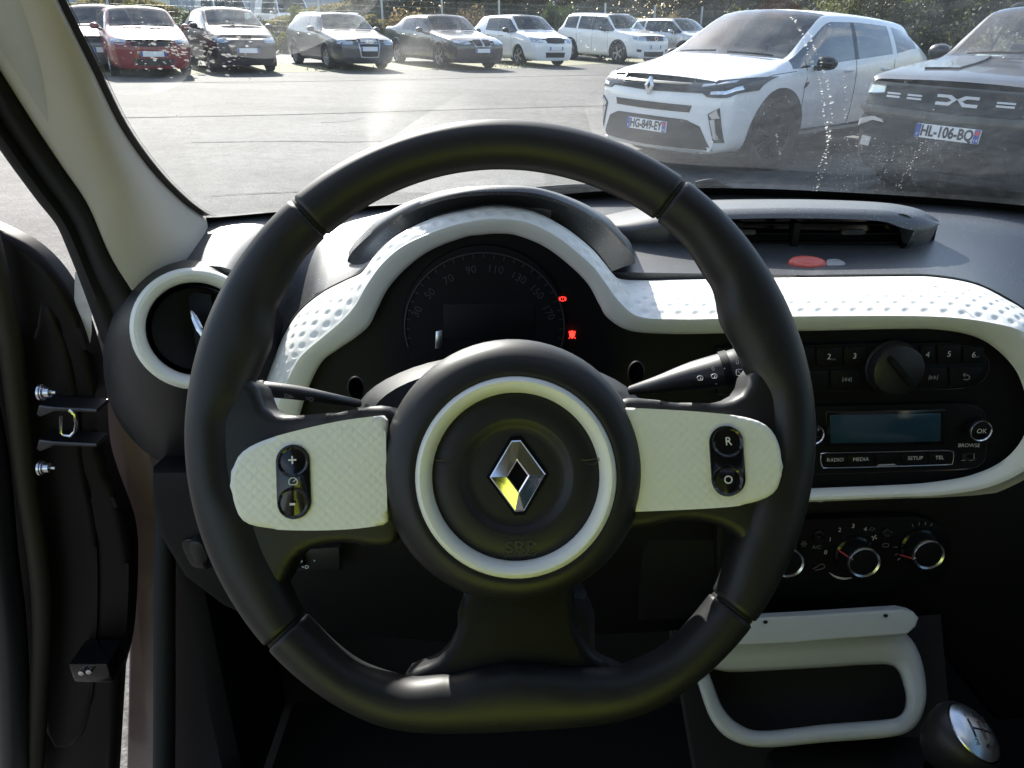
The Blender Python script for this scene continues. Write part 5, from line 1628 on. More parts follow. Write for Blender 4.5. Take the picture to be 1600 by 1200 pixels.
box('lower_column', AD(820, 960, .62), (.10, .16, .07), 'black_plastic_plain', cs, .02, rot=Matrix.Rotation(-.5, 3, 'X'))
def stalk(name, label, path, rads, grp):
    P = [AD(*p) for p in path]
    t = thing(name, label, 'stalk', P[-1], grp)
    n_ = 14
    tube('lever', [V(q[:3]) for q in smooth([tuple(p) + (r,) for p, r in zip(P, rads)], n_)], [q[3] for q in smooth([tuple(p) + (r,) for p, r in zip(P, rads)], n_)], 'black_plastic', t, 20, squash=.8)
    return t, P
GS = 'stalks behind the steering wheel'
st, P = stalk('indicator_stalk', 'black indicator stalk on the left behind the wheel', [(398, 607, .525), (404, 607, .525), (460, 613, .53), (520, 623, .54), (560, 630, .56)], [.0045, .0064, .0060, .0045, .0035], GS)
tube('collar', [AD(404, 607, .5235), AD(410, 608, .5235)], .0070, 'satin_chrome' if False else 'black_plastic_plain', st, 20, squash=.82)
def on_stalk(px, py, d): return AD(px, py, d)
cdn = -FWD
text('lettering', '0', AD(417, 615, .5165), X, UPV, cdn, .0045, 'print_white', st, rot=-.15)
text('lettering', '=D', AD(484, 624, .522), X, UPV, cdn, .0042, 'print_grey', st, rot=-.2)
text('lettering', 'D0=', AD(452, 620, .5195), X, UPV, cdn, .0036, 'print_grey', st, rot=-.2)
st2, P = stalk('wiper_stalk', 'black wiper stalk with printed symbols on the right behind the wheel', [(1178, 566, .525), (1170, 567, .525), (1130, 578, .528), (1080, 588, .535), (1030, 600, .545), (985, 610, .56)], [.012, .0145, .0142, .0118, .0075, .004], GS)
tube('ring_switch', [AD(1140, 575, .527), AD(1128, 578, .528)], .0150, 'black_plastic_plain', st2, 24, squash=.82)
def sym_wiper(px, py, s_, parent):
    c = AD(px, py, .511)
    tube('wiper_symbol', [c + X * (s_ * .8 * cos(a)) + UPV * (s_ * .6 * sin(a)) for a in [.2 + 2.74 * k / 10 for k in range(11)]] + [c - X * s_ * .5 - UPV * s_ * .5, c + X * s_ * .5 - UPV * s_ * .5], .00022, 'print_white', parent, 5, closed=True)
    tube('wiper_symbol', [c - UPV * s_ * .5, c + UPV * s_ * .3 + X * s_ * .25], .00022, 'print_white', parent, 5)
sym_wiper(1094, 591, .0026, st2); sym_wiper(1116, 588, .0026, st2)
text('lettering', '0', AD(1114, 576, .510), X, UPV, cdn, .0042, 'print_white', st2, rot=.2)
text('lettering', '0', AD(1152, 566, .509), X, UPV, cdn, .0045, 'print_white', st2, rot=.2)
text('lettering', '-', AD(1119, 599, .511), X, UPV, cdn, .0045, 'print_white', st2)
c = AD(1157, 582, .509)
tube('rear_wiper_symbol', pill(c, X, UPV, .0056, .0042, .001, 3), .00022, 'print_white', st2, 5, closed=True)
tube('rear_wiper_symbol', [c - UPV * .001, c + UPV * .001 - X * .0015], .00022, 'print_white', st2, 5)
text('lettering', '.', AD(1132, 571, .510), X, UPV, cdn, .008, 'print_white', st2)
# head lamp height dial below
hd = thing('lamp_height_dial', 'small black headlamp height dial below the left spoke', 'dial', AY(490, 875, .70))
plate('dial_panel', [AY(px, py, .712) for px, py in [(452, 860), (530, 855), (532, 892), (456, 893)]], V((0, -1, .3)), .012, 'black_plastic', hd, .002)
tube('dial_wheel', [AY(466, 874, .711), AY(476, 874, .711)], .010, 'fascia_black', hd, 20)
for px, py, s_ in ((471, 869, '1'), (471, 877, '0')):
    text('lettering', s_, AY(px, py, .700), X, FV, FN, .0045, 'print_white', hd)
text('lettering', 'v', AY(491, 876, .700), X, FV, FN, .005, 'print_white', hd, rot=1.5)
text('lettering', '=D', AY(477, 886, .700), X, FV, FN, .0062, 'print_white', hd)
# ------------------------------------------------------------------ steering wheel
WD = .455
WO = AD(782, 669, WD)
WN = (CAM - WO).normalized(); WN.x = 0; WN.normalize()
WU = X.copy(); WV = WN.cross(WU)
ROLL = radians(2.8)
wu = WU * cos(ROLL) + WV * sin(ROLL); wv = WV * cos(ROLL) - WU * sin(ROLL)
sw = thing('steering_wheel', 'black leather steering wheel with white spoke plates and a ringed hub', 'steering wheel', WO)
sw.matrix_world = Matrix(((wu.x, wv.x, WN.x, WO.x), (wu.y, wv.y, WN.y, WO.y), (wu.z, wv.z, WN.z, WO.z), (0, 0, 0, 1)))
def WP(px, py, h=0.0):
    p = AP(px, py, WO + WN * h, WN) - WO
    return V((p.dot(wu), p.dot(wv), h))
LX, LY, LZ = V((1, 0, 0)), V((0, 1, 0)), V((0, 0, 1))
KP = (WP(1272, 680) - WP(292, 680)).length / 980          # metres per pixel on the wheel
def rim_w(a):                       # rim width in px against the angle from straight up, left and right alike
    d = abs((a - 90 + 180) % 360 - 180)
    tb = [(0, 76), (45, 77), (58, 88), (68, 106), (78, 98), (87, 78), (97, 78), (107, 96), (118, 92), (132, 76), (145, 72), (155, 78), (165, 88), (174, 98), (180, 102)]
    for (x0, w0), (x1, w1) in zip(tb, tb[1:]):
        if d <= x1:
            t = (d - x0) / (x1 - x0); t = t * t * (3 - 2 * t)
            return lerp(w0, w1, t)
    return 102
def rim_r(a):
    d = abs((a - 90 + 180) % 360 - 180)
    r = 490.0
    if d > 140:
        flat = 463 / max(.2, cos(radians(180 - d)))
        k = 14.0                      # smooth minimum
        r = -math.log(math.exp(-r / k) + math.exp(-flat / k)) * k
    return r
seams_ = [50.5, 129.5, 220.5, 319.5]           # top right, top left, lower left, lower right
def rim_section(a0, a1):
    NA = max(10, int((a1 - a0) / .6)); NK = 28
    rings = []
    for i in range(NA + 1):
        a = a0 + (a1 - a0) * i / NA
        e_ = min(a - a0, a1 - a)
        sh = .0 if e_ > .8 else .0026 * (1 - e_ / .8) ** 2
        R, w = rim_r(a) * KP, rim_w(a) * KP
        ra, rb = w / 2 - sh, .0160 - sh
        cr_ = R - w / 2
        d = LX * cos(radians(a)) + LY * sin(radians(a))
        ring = []
        for k in range(NK):
            t = 2 * pi * k / NK
            # squarer section where the rim is wide
            c_, s_ = cos(t), sin(t)
            pw_ = lerp(1.0, .72, min(1, max(0, (rim_w(a) - 76) / 60)))
            ring.append(d * (cr_ + ra * math.copysign(abs(c_) ** pw_, c_)) + LZ * (rb * math.copysign(abs(s_) ** lerp(1, .9, 1 - pw_), s_)))
        rings.append(ring)
    loft('rim_section', rings, 'leather', sw, True, (True, True), True, sharp=60)
for a0, a1 in ((50.5, 129.5), (129.5, 220.5), (220.5, 319.5), (319.5, 410.5)): rim_section(a0 + .10, a1 - .10)
for a in seams_:
    R, w = rim_r(a) * KP, rim_w(a) * KP
    d = LX * cos(radians(a)) + LY * sin(radians(a)); tg = LY * cos(radians(a)) - LX * sin(radians(a))
    rr = [[d * (R - w / 2 + (w / 2 - .0013) * cos(t)) + LZ * ((.0160 - .0013) * sin(t)) + tg * o_ for t in [2 * pi * k / 28 for k in range(28)]] for o_ in (-.0008, .0008)]
    loft('rim_seam', rr, 'seal_rubber', sw, True, local=True)
# spokes
lsp = smooth([(330, 590), (372, 588), (398, 602), (414, 640), (450, 649), (520, 645), (615, 639), (625, 740), (618, 848), (540, 850), (490, 856), (458, 876), (440, 910), (420, 925), (345, 915), (320, 750)], 70, True)
plate('spoke', [WP(px, py, .010) for px, py in lsp], LZ, .028, 'leather', sw, .006, 4, True)
rsp = smooth([(1238, 570), (1200, 565), (1176, 582), (1165, 612), (1130, 628), (1060, 629), (965, 627), (955, 720), (965, 822), (1060, 815), (1110, 818), (1150, 835), (1170, 868), (1185, 900), (1225, 890), (1250, 730)], 70, True)
plate('spoke', [WP(px, py, .010) for px, py in rsp], LZ, .028, 'leather', sw, .006, 4, True)
plate('spoke', [WP(px, py, -.002) for px, py in smooth([(742, 890), (880, 890), (898, 940), (906, 990), (932, 1030), (985, 1060), (940, 1095), (670, 1095), (630, 1060), (685, 1032), (712, 990), (722, 940)], 60, True)], LZ, .020, 'fascia_black', sw, .006, 4, True)
lpl = smooth([(358, 748), (363, 785), (378, 815), (415, 826), (480, 829), (545, 827), (598, 821)], 26) + smooth([(605, 816), (604, 740), (602, 656)], 10) + smooth([(596, 649), (530, 658), (455, 675), (400, 692), (370, 713), (358, 748)], 24)[:-1]
rpl = smooth([(1224, 742), (1221, 700), (1204, 668), (1168, 652), (1100, 644), (1040, 640), (980, 637)], 26) + smooth([(972, 641), (974, 720), (978, 794)], 10) + smooth([(985, 800), (1080, 796), (1150, 791), (1192, 782), (1215, 767), (1224, 742)], 24)[:-1]
for pp in (lpl, rpl):
    plate('spoke_plate', [WP(px, py, .0210) for px, py in pp], LZ, .014, 'honeycomb_white', sw, .0032, 5, True)
# switch pods
def pod_(cx, cy, w, h, marks, rot):
    c = WP(cx, cy, .0225)
    u, v = LX, LY
    o = plate('switch_pod', pill(c, u, v, w * KP, h * KP), LZ, .006, 'gloss_black', sw, .0008, 2, True)
    for my, s_, sz in marks:
        q = WP(cx, cy + my, .0225)
        if s_ in ('+', '-', 'R', 'O'):
            rg_ = [circle_pts(q + LZ * hh, u, v, rr * KP, 24) for rr, hh in ((w * .47, .0002), (w * .44, .0010), (w * .36, -.0002), (w * .2, -.0012), (1, -.0016))]
            loft('switch_button', rg_, 'gloss_black', o, True, local=True)
            text('lettering', s_, q + V((0, .0004, .0012)), u, v, LZ, sz * KP, 'print_white', o, True, thick=.0004, bold=.012)
        else:
            tube('limiter_symbol', [q + u * (.0024 * cos(a)) + v * (.0024 * sin(a)) for a in [radians(-40 + 260 * k / 14) for k in range(15)]] , .00032, 'print_white', o, 5, True, closed=True)
            tube('limiter_symbol', [q, q + u * .0016 + v * .0014], .0003, 'print_white', o, 5, True)
            for m_ in o.children:
                pass
pod_(458, 753, 50, 110, [(-32, '+', 24), (0, 'lim', 14), (33, '-', 30)], 0)
pod_(1137, 720, 50, 104, [(-29, 'R', 17), (31, 'O', 17)], 0)
# hub
HC = WP(801, 733, 0.014); HC.z = 0
def L2(o, r, h, n=72): return [o + LX * (r * cos(2 * pi * k / n)) + LY * (r * sin(2 * pi * k / n)) + LZ * h for k in range(n)]
RCc = WP(806, 745, .030); RCc.z = 0
KH = KP * (WD - .03) / WD
prof = [(212, -.045, 0), (214, .004, 0), (212, .013, .04), (206, .0195, .15), (196, .0250, .35), (182, .0285, .65), (168, .0300, .9), (160, .0300, 1), (156, .0290, 1)]
rings = [L2(lerp(HC, RCc, t), r * KH, h) for r, h, t in prof]
loft('hub', rings, 'airbag_plastic', sw, True, (True, False), True)
rings = [L2(RCc, r * KH, h + .0175) for r, h in ((157.5, .0085), (157.5, .0115), (154, .0145), (149, .0160), (143, .0155), (137, .0125), (133, .0085), (132, .0060))]
loft('hub_ring', rings, 'white_trim', sw, True, (False, False), True)
rings = [L2(RCc, r * KH, h + .0175) for r, h in ((133, .0062), (125, .0080), (108, .0092), (92, .0095), (88, .0092), (81, .0068), (75, .0060), (66, .0061), (40, .0064), (1, .0066))]
pad_ = loft('airbag_cover', rings, 'airbag_plastic', sw, True, (False, False), True)
ec = WP(809, 743, .0242)
diamond(sw, ec + LZ * .0005, LX, LY, LZ, 88 * KH, 111 * KH, 'chrome')
bk_ = [ec + LX * (46 * KP * a) + LY * (58 * KP * b) + LZ * .0007 for a, b in ((1, 0), (.17, 1), (-.17, 1), (-1, 0), (-.17, -1), (.17, -1))]
mesh('emblem_bed', bk_, [(0, 1, 2, 3, 4, 5)], 'gloss_black', sw, False, True)
mat('emboss', (0.035, 0.035, 0.037), .4)
text('lettering', 'SRP', WP(813, 855, .0270), LX, LY, LZ, 23 * KP, 'emboss', sw, True, thick=.0003, sx=1.25)
text('lettering', 'AIRBAG', WP(813, 866, .0266), LX, LY, LZ, 11 * KP, 'emboss', sw, True, thick=.0003, sx=1.2)
for px in (695, 923):                                     # horn marks
    c = WP(px, 722, .0270)
    tube('horn_mark', [c + LX * x_ * KP + LY * y_ * KP for x_, y_ in ((-14, 4), (-6, 3), (12, 5), (14, 4), (6, -3), (-4, -3), (-8, 0))], .0003, 'emboss', sw, 5, True)

# ------------------------------------------------------------------ radio
ra = thing('car_radio', 'black car radio with a blue-grey display and grey lettering', 'radio', FP(1395, 640))
def fpill(pts, name, m, parent, h, t=.004, bv=.001): return plate(name, [FP(px, py, h) for px, py in pts], FN, t, m, parent, bv)
def line(pts, r, m, parent, h, name='groove', closed=False): return tube(name, [FP(px, py, h) for px, py in pts], r, m, parent, 5, closed=closed)
up = smooth([(1120, 545), (1240, 541), (1350, 538), (1470, 536), (1510, 538), (1538, 552), (1546, 572), (1538, 592), (1515, 605), (1470, 608), (1350, 611), (1240, 614), (1120, 616)], 60)
ub = fpill(up, 'upper_panel', 'fascia_black', ra, .004, .006, .0015)
line(up, .0009, 'gloss_black', ra, .0032, 'panel_groove')
lp = smooth([(1120, 640), (1270, 636), (1400, 633), (1500, 631), (1530, 636), (1540, 655), (1541, 690), (1538, 718), (1525, 730), (1480, 734), (1270, 741), (1120, 744)], 60)
lb = fpill(lp, 'lower_panel', 'fascia_black', ra, .004, .006, .0015)
line(lp, .0009, 'gloss_black', ra, .0032, 'panel_groove')
def key(x0, x1, y0, y1, lab, sz, parent=ra, m='print_white'):
    k = fpill([(x0, y0), (x1, y0), (x1, y1), (x0, y1)], 'key', 'fascia_black', parent, .0062, .003, .0007)
    if lab: text('lettering', lab, FP((x0 + x1) / 2, (y0 + y1) / 2, .0068), FU, FV, FN, FS(sz), m, k, rot=radians(1.5))
    return k
key(1225, 1272, 544, 573, '1', 13)
key(1276, 1315, 543, 572, '2', 13); key(1319, 1352, 542, 571, '3', 13)
key(1438, 1461, 540, 569, '4', 13); key(1465, 1501, 539, 568, '5', 13); key(1505, 1538, 542, 567, '6', 13)
key(1225, 1294, 579, 609, 'T', 13)
text('lettering', 'ooo', FP(1301, 561, .0072), FU, FV, FN, FS(6), 'print_grey', ra)
text('lettering', 'oo/', FP(1526, 557, .0072), FU, FV, FN, FS(6), 'print_grey', ra)
def skip_key(x0, x1, y0, y1, flip):
    k = key(x0, x1, y0, y1, None, 1)
    c = FP((x0 + x1) / 2, (y0 + y1) / 2, .0070); s_ = FS(5)
    f = -1 if flip else 1
    for o_ in (-1, .1):
        mesh('skip_symbol', [c + FU * f * s_ * (o_ - .0) + FV * s_ * .8, c + FU * f * s_ * (o_) - FV * s_ * .8, c + FU * f * s_ * (o_ + .95)], [(0, 1, 2)], 'print_grey', k, False)
    tube('skip_symbol', [c + FU * f * s_ * 1.3 + FV * s_ * .8, c + FU * f * s_ * 1.3 - FV * s_ * .8], s_ * .14, 'print_grey', k, 4)
    tube('skip_symbol', [c - FU * f * s_ * 1.4 + FV * s_ * .8, c - FU * f * s_ * 1.4 - FV * s_ * .8], s_ * .14, 'print_grey', k, 4)
skip_key(1298, 1349, 578, 608, True); skip_key(1437, 1480, 575, 605, False)
k = fpill([(1484, 574), (1536, 573), (1535, 590), (1518, 602), (1484, 604)], 'key', 'fascia_black', ra, .0062, .003, .0007)
tube('return_symbol', [FP(px, py, .0072) for px, py in smooth([(1505, 586), (1511, 586), (1515, 589), (1513, 593), (1506, 593)], 12)], .0006, 'print_grey', k, 5)
mesh('return_symbol', [FP(1504, 586, .0072), FP(1508, 582, .0072), FP(1508, 590, .0072)], [(0, 1, 2)], 'print_grey', k, False)
# big volume knob
kc = FP(1393, 573, .004); kr = FS(41)
kb = lathe('volume_knob', [(kr * 1.06, -.001), (kr * 1.05, .002), (kr, .0035), (kr * .985, .015), (kr * .95, .0175), (kr * .88, .0185), (.001, .0188)], kc, FU, FV, FN, 'black_plastic', ra, 56)
ka = radians(-47)
ku = FU * cos(ka) + FV * sin(ka); kv = FV * cos(ka) - FU * sin(ka)
plate('knob_grip', pill(kc + FN * .024, ku, kv, kr * 1.55, kr * .22), FN, .007, 'black_plastic_plain', kb, .0018, 3)
# display
fpill([(1290, 643), (1478, 640), (1478, 695), (1291, 699)], 'display_frame', 'gloss_black', ra, .0056, .003, .0006)
fpill([(1297, 649), (1470, 646), (1470, 690), (1298, 693)], 'display', 'lcd_blue', ra, .0062, .003, .0004)
# selector with bright ring
def dial(px, py, rpx, parent, name='selector', h0=.004, ht=.010, lab=None):
    c = FP(px, py, h0); r = FS(rpx)
    k = lathe(name, [(r * 1.02, -.001), (r, .002), (r * .98, ht), (r * .84, ht + .0012)], c, FU, FV, FN, 'black_plastic_plain', parent, 40)
    lathe('bright_ring', [(r * .99, ht - .002), (r * 1.0, ht + .0006), (r * .93, ht + .0022), (r * .84, ht + .0010)], c, FU, FV, FN, 'satin_chrome', k, 40)
    lathe('knob_cap', [(r * .85, ht + .0008), (r * .78, ht + .0014), (.0005, ht + .0012)], c, FU, FV, FN, 'gloss_black' if lab is None else 'fascia_black', k, 40)
    if lab: text('lettering', lab, c + FN * (ht + .0018), FU, FV, FN, r * .62, 'print_white', k)
    return k
dial(1524, 668, 18, ra, lab='OK')
dial(1266, 674, 17, ra, lab=None)
text('lettering', 'BROWSE', FP(1514, 696, .0050), FU, FV, FN, FS(9), 'print_white', ra)
us = fpill([(1503, 709), (1526, 708), (1526, 719), (1503, 720)], 'usb_socket', 'gloss_black', ra, .0050, .002, .0003)
tube('socket_edge', [FP(1522, 709, .0056), FP(1522, 717, .0056)], .0006, 'print_grey', us, 4)
for q in (1502, 1514): tube('socket_edge', [FP(q, 719.5, .0056), FP(q + 7, 719, .0056)], .0004, 'print_grey', us, 4)
# function bar in a bright outline
bar_ = smooth([(1290, 708), (1385, 706), (1480, 704), (1488, 708), (1490, 716), (1486, 724), (1478, 726), (1385, 729), (1292, 731), (1285, 728), (1282, 719), (1284, 711)], 60, True)
line(bar_, .0007, 'satin_chrome', ra, .0062, 'bar_outline', True)
fpill([(1370, 728.5), (1374, 725.5), (1398, 725), (1402, 728)], 'bar_notch', 'satin_chrome', ra, .0068, .002, .0003)
for x0, x1, lab, lx in ((1288, 1323, 'RADIO', 1305), (1325, 1366, 'MEDIA', 1345), (1368, 1407, None, 0), (1409, 1449, 'SETUP', 1430), (1451, 1484, 'TEL', 1468)):
    t0 = (x0 - 1290) / 195; t1 = (x1 - 1290) / 195
    k = fpill([(x0, 711 - 4 * t0), (x1, 711 - 4 * t1), (x1, 727 - 4.5 * t1), (x0, 727 - 4.5 * t0)], 'key', 'fascia_black', ra, .0055, .002, .0005)
    if lab: text('lettering', lab, FP(lx, 719 - 4.2 * (lx - 1290) / 195, .0062), FU, FV, FN, FS(9), 'print_white', k, rot=radians(1.3))

# ------------------------------------------------------------------ climate panel
cl = thing('climate_panel', 'black heater control panel with three bright-ringed knobs', 'control panel', FP(1350, 870))
cp = smooth([(1120, 818), (1270, 812), (1400, 808), (1450, 812), (1480, 835), (1485, 870), (1472, 905), (1440, 920), (1350, 926), (1200, 930), (1120, 930)], 60)
fpill(cp, 'panel', 'fascia_black', cl, .004, .012, .003)
def big_knob(px, py, rpx, mark):
    b0 = FP(px - 16, py - 14, .005)
    r = FS(rpx)
    base_ = lathe('knob_base', [(r * 1.25, -.001), (r * 1.2, .003), (r * 1.0, .005), (r * .9, .006)], b0, FU, FV, FN, 'gloss_black', cl, 48)
    tip = FP(px, py, .030)
    rr = FS(rpx) * .95
    rings = []
    for t, s_, h in ((0, 1.12, 0), (.85, 1.02, 0), (1, 1.0, 0)):
        rings.append(circle_pts(lerp(b0 + FN * .004, tip, t), FU, FV, rr * s_, 44))
    kn = loft('knob', rings, 'black_plastic_plain', cl, True)
    lathe('bright_ring', [(rr * 1.005, -.003), (rr * 1.02, .0005), (rr * .98, .0018), (rr * .86, .0004)], tip, FU, FV, FN, 'satin_chrome', kn, 48)
    lathe('knob_cap', [(rr * .87, .0004), (rr * .8, .0008), (.0005, .0006)], tip, FU, FV, FN, 'fascia_black', kn, 40)
    d = FU * cos(mark) + FV * sin(mark)
    pt = tip + d * rr * .95
    plate('pointer', pill(pt + FN * .002, d, FN.cross(d), rr * .30, rr * .14), FN, .003, 'satin_chrome', kn, .0004)
    tube('pointer_line', [pt - d * rr * .02 + FN * .0022, tip + d * rr * 1.5 - FN * .012], .0009, 'red_print', kn, 5)
    return base_
big_knob(1350, 879, 28, radians(160)); big_knob(1451, 867, 27, radians(195)); big_knob(1232, 880, 27, radians(90))
for s_, px, py in (('0', 1290, 863), ('1', 1297, 843), ('2', 1312, 828), ('3', 1333, 822), ('4', 1352, 827)):
    text('lettering', s_, FP(px, py, .0052), FU, FV, FN, FS(11), 'print_white', cl, rot=radians(2))
text('lettering', 'A/C', FP(1276, 855, .0052), FU, FV, FN, FS(9.5), 'print_grey', cl)
for px, py in ((1279, 836), (1386, 833)):
    lathe('push_button', [(FS(11), -.001), (FS(10), .002), (FS(7), .0025), (.0005, .0018)], FP(px, py, .005), FU, FV, FN, 'gloss_black', cl, 28)
c = FP(1366, 840, .0052)
for k in range(4):
    a = radians(45 + 90 * k); d = FU * cos(a) + FV * sin(a); q = FV * cos(a) - FU * sin(a); s_ = FS(5)
    mesh('fan_symbol', [c, c + d * s_ + q * s_ * .1, c + d * s_ * .9 + q * s_ * .6, c + d * s_ * .3 + q * s_ * .3], [(0, 1, 2, 3)], 'print_white', cl, False)
tube('screen_symbol', pill(FP(1384, 852, .0052), FU, FV, FS(10), FS(6), .0012, 3), .0003, 'print_grey', cl, 4, closed=True)
tube('screen_symbol', [FP(px, py, .0052) for px, py in ((1358, 828), (1362, 824), (1367, 826), (1364, 829))], .0003, 'print_grey', cl, 4, closed=True)
tube('recirculation_symbol', [FP(px, py, .0052) for px, py in smooth([(1270, 889), (1276, 886), (1281, 882), (1287, 882), (1288, 887), (1280, 890), (1274, 891)], 16)], .0003, 'print_grey', cl, 4)
tube('slider_mark', [FP(px, py, .0055) for px, py in smooth([(1296, 895), (1305, 901), (1318, 904), (1331, 903)], 12)], [.0004 + .0009 * sin(pi * k / 11) for k in range(12)], 'print_white', cl, 5)
for k, a in enumerate([100, 85, 115, 70, 205, 185, 220]):
    d = FU * cos(radians(a)) + FV * sin(radians(a)); b0 = FP(1437, 852, .0055)
    tube('scale_tick', [b0 + d * FS(38), b0 + d * FS(44)], .0004, 'print_grey', cl, 4)
for k in range(6):
    a = radians(60 * k); b0 = FP(1256, 850, .0052)
    tube('snow_symbol', [b0 + FU * cos(a) * FS(1.5) + FV * sin(a) * FS(1.5), b0 + FU * cos(a) * FS(6) + FV * sin(a) * FS(6)], .0004, 'print_grey', cl, 4)

# ------------------------------------------------------------------ white tray frame on the console
TP = AY(1270, 1060, .62); TN = V((0, -.72, .69)).normalized()
def TPt(px, py, h=0): return AP(px, py, TP + TN * h, TN)
tf = thing('console_tray_frame', 'white open plastic tray frame below the heater panel', 'tray', TPt(1270, 1060))
outer = smooth([(1082, 1030), (1093, 1076), (1112, 1126), (1142, 1156), (1192, 1168), (1290, 1160), (1395, 1151), (1430, 1135), (1446, 1100), (1446, 1060), (1436, 1020), (1418, 992), (1395, 985), (1270, 990), (1140, 996), (1095, 1003)], 96, True)
inner = smooth([(1103, 1038), (1113, 1068), (1128, 1106), (1153, 1132), (1192, 1143), (1290, 1133), (1385, 1125), (1411, 1114), (1417, 1092), (1413, 1068), (1404, 1045), (1388, 1036), (1350, 1036), (1270, 1041), (1150, 1047), (1112, 1043)], 96, True)
# start both loops at matching places
rings = []
def band(h, k): return [TPt(lerp(a[0], b[0], k), lerp(a[1], b[1], k), h) for a, b in zip(outer, inner)]
loft('tray_loop', [band(-.035, .05), band(-.004, 0), band(.002, .06), band(.004, .2), band(.004, .55), band(-.002, .92), band(-.006, 1.0), band(-.05, 1.06)], 'tray_shaded_white', tf, True)
tbp = [(1090, 972), (1140, 968), (1250, 962), (1410, 952), (1428, 956), (1437, 966), (1432, 980), (1418, 992), (1250, 1003), (1130, 1008), (1080, 1010)]
plate('mounting_plate', [TPt(px, py, .022) for px, py in tbp], (TN + V((0, -.3, -.2))).normalized(), .016, 'tray_shaded_white', tf, .003, 3)
for px, py in ((1196, 972), (1384, 962)):
    c = TPt(px, py, .0235); u, v, n = frame_of(TN)
    loft('screw_hole', [circle_pts(c, u, v, .0026, 16, .0017), [c + n * .0002] * 16], 'gloss_black', tf, True)
# console below
cn_ = thing('centre_console', 'black moulded console between the front seats', 'console', (.36, .55, .25))
plate('tray_back', [TPt(px, py, -.05) for px, py in [(1050, 985), (1470, 960), (1490, 1190), (1090, 1215)]], TN, .02, 'carpet', cn_, 0)
box('tunnel', (.40, .30, .42), (.26, 1.1, .34), 'black_plastic_plain', cn_, .04)

# ------------------------------------------------------------------ gear lever
GC = AY(1515, 1148, .50)
gl_ = thing('gear_lever', 'black gear lever with a silver shift-pattern cap', 'gear lever', (GC.x + .01, .50, .58))
gn = V((.42, -.25, .86)).normalized(); gu = V((0, 1, .3)); gu = (gu - gn * gu.dot(gn)).normalized(); gv = gn.cross(gu)
gU, gV = -gv, gu                       # gU points right, gV points away from the driver
KR = .0285
lathe('knob', [(.012, -.045), (.018, -.040), (.025, -.031), (.030, -.018), (.0325, -.006), (.0310, .001), (.0275, .005)], GC, gU, gV, gn, 'leather', gl_, 40)
cap_ = lathe('shift_cap', [(.0272, .003), (.0262, .0062), (.020, .0095), (.010, .0112), (.0005, .0118)], GC, gU, gV, gn, 'satin_chrome', gl_, 40)
lathe('gaiter', [(.062, -.16), (.055, -.13), (.030, -.095), (.017, -.06), (.012, -.03)], GC - gn * .03 + V((0, .0, .0)), X, Y, Z, 'leather', gl_, 24)
hh = .0128
def gp(a, b): return GC + gU * a + gV * b + gn * (.0128 - (a * a + b * b) * 9)
for a in (-.009, .003, .0135): tube('shift_line', [gp(a, -.0085), gp(a, .0), gp(a, .0085)], .0005, 'gloss_black', cap_, 5)
tube('shift_line', [gp(-.009, 0), gp(.003, 0), gp(.0135, 0)], .0005, 'gloss_black', cap_, 5)
for s_, a, b in (('1', -.009, .0125), ('2', -.009, -.0125), ('3', .003, .0145), ('4', .003, -.0145), ('5', .0135, .012), ('6', .0135, -.012)):
    text('lettering', s_, gp(a, b) + gn * .0004, gU, gV, gn, .0078, 'gloss_black', cap_, thick=.0002, bold=.01)

# ------------------------------------------------------------------ pedals
for k, (px, lab) in enumerate([(690, 'black clutch pedal deep in the footwell'), (760, 'black brake pedal deep in the footwell')]):
    pd = AY(px, 950, .98)
    t = thing('pedal', lab, 'pedal', pd, 'pedals in the footwell')
    box('pad', pd, (.07, .02, .06), 'cladding', t, .008, rot=Matrix.Rotation(-.6, 3, 'X'))
    tube('arm', [pd + V((0, .01, 0)), pd + V((0, .10, .10)), pd + V((0, .16, .25))], .008, 'cladding', t, 8)

# ------------------------------------------------------------------ driver's door, swung open
dr = thing('driver_door', 'glossy black-brown driver door swung open at the left edge', 'door', AY(60, 1180, .70))
do = [(-120, 330), (-50, 345), (0, 366), (40, 388), (78, 424), (108, 472), (133, 538), (147, 600), (154, 700), (168, 752), (196, 830), (201, 900), (196, 1000), (183, 1060), (170, 1300), (-120, 1300)]
def DP(px, py, dy=0): return AY(px, py, .86 + dy)
ds = do[:1] + smooth(do[1:14], 46) + do[14:]
plate('door_edge', [DP(px, py) for px, py in ds], -Y, .03, 'dark_paint', dr, .012, 4)
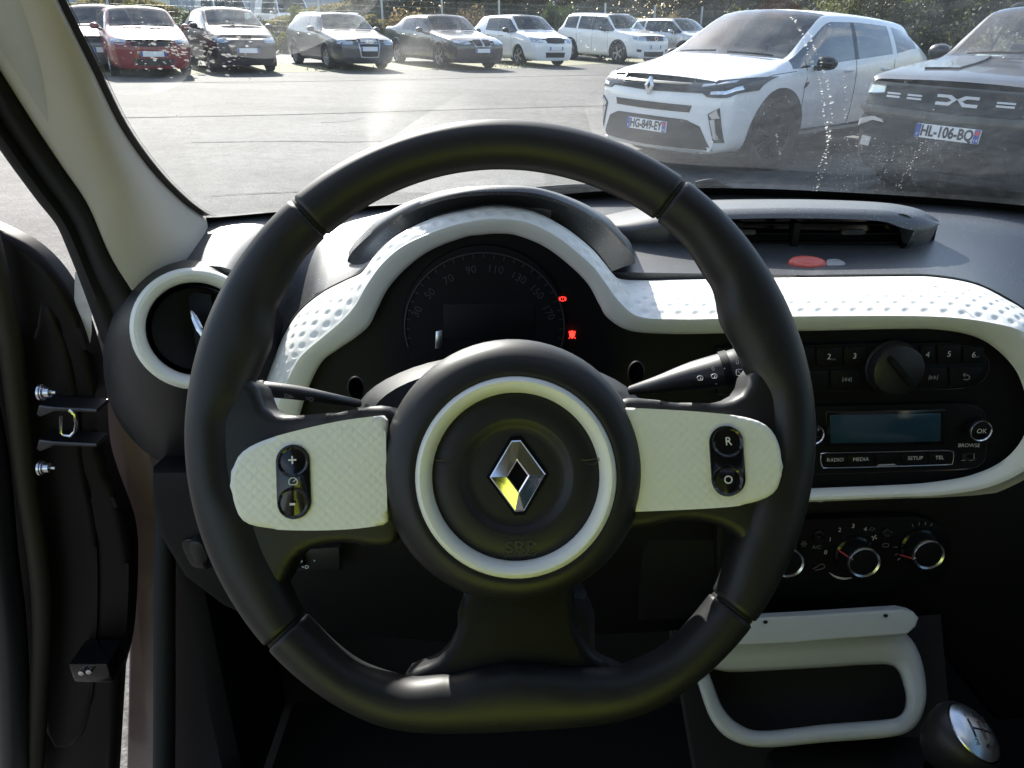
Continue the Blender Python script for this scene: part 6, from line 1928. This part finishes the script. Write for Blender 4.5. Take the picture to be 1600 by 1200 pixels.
# pressed step and seal on the door edge
plate('edge_pressing', [DP(px, py, -.004) for px, py in smooth([(60, 470), (95, 520), (118, 600), (128, 720), (150, 840), (150, 1000), (130, 1150), (70, 1150), (60, 900), (50, 650)], 50, True)], -Y, .03, 'dark_paint', dr, .010, 3)
tube('door_seal', [DP(px, py, -.028) for px, py in smooth([(-30, 330), (-5, 430), (14, 520), (28, 640), (42, 760), (58, 860), (66, 960), (60, 1100), (50, 1250)], 30)], .013, 'door_rubber', dr, 10)
tube('trim_edge', [DP(px, py, -.04) for px, py in smooth([(-60, 520), (-20, 700), (-2, 860), (15, 1000), (25, 1250)], 20)], .022, 'black_plastic', dr, 10)
for hy, ly in ((613, 638), (731, 692)):
    h_ = plate('hinge', [DP(px, py, -.035) for px, py in ([(60, ly - 4), (85, ly - 2), (150, ly + 2), (152, ly + 7), (85, ly + 5), (62, ly + 14), (56, ly + 10)])], -Y, .03, 'satin_chrome', dr, .002)
    h_.data.materials.clear(); h_.data.materials.append(M('dark_alloy'))
    c = DP(66, hy, -.05)
    lathe('bolt', [(.0005, .010), (.0060, .0095), (.0062, .003), (.0085, .0025), (.0085, .001), (.010, .0005), (.010, -.002)], c, V((0, 0, 1)), V((0, -1, 0)), X, 'satin_chrome', h_, 6 if False else 18)
    tube('stud', [c + X * .009, c + X * .016], .0022, 'satin_chrome', h_, 8)
lk = [DP(px, py, -.045) for px, py in [(95, 650), (95, 676), (100, 680), (110, 681), (117, 674), (119, 662), (116, 648), (107, 641)]]
tube('check_strap', lk, .0018, 'satin_chrome', dr, 6)
box('catch_box', DP(155, 1032, -.03), (.055, .05, .035), 'gloss_black', dr, .004)
for px, py in ((128, 1050), (140, 1048)): lathe('screw', [(.0005, .004), (.004, .003), (.004, -.01)], DP(px, py, -.06), X, Z, -Y, 'satin_chrome', dr, 10)
plate('protective_film', [AY(px, py, .87) for px, py in [(117, 425), (122, 424), (134, 445), (139, 462), (145, 464), (143, 478), (143, 520), (139, 545), (128, 510), (116, 468)]], -Y, .0006, 'plastic_film', dr, 0)
SC.render.resolution_x = 1024; SC.render.resolution_y = 768
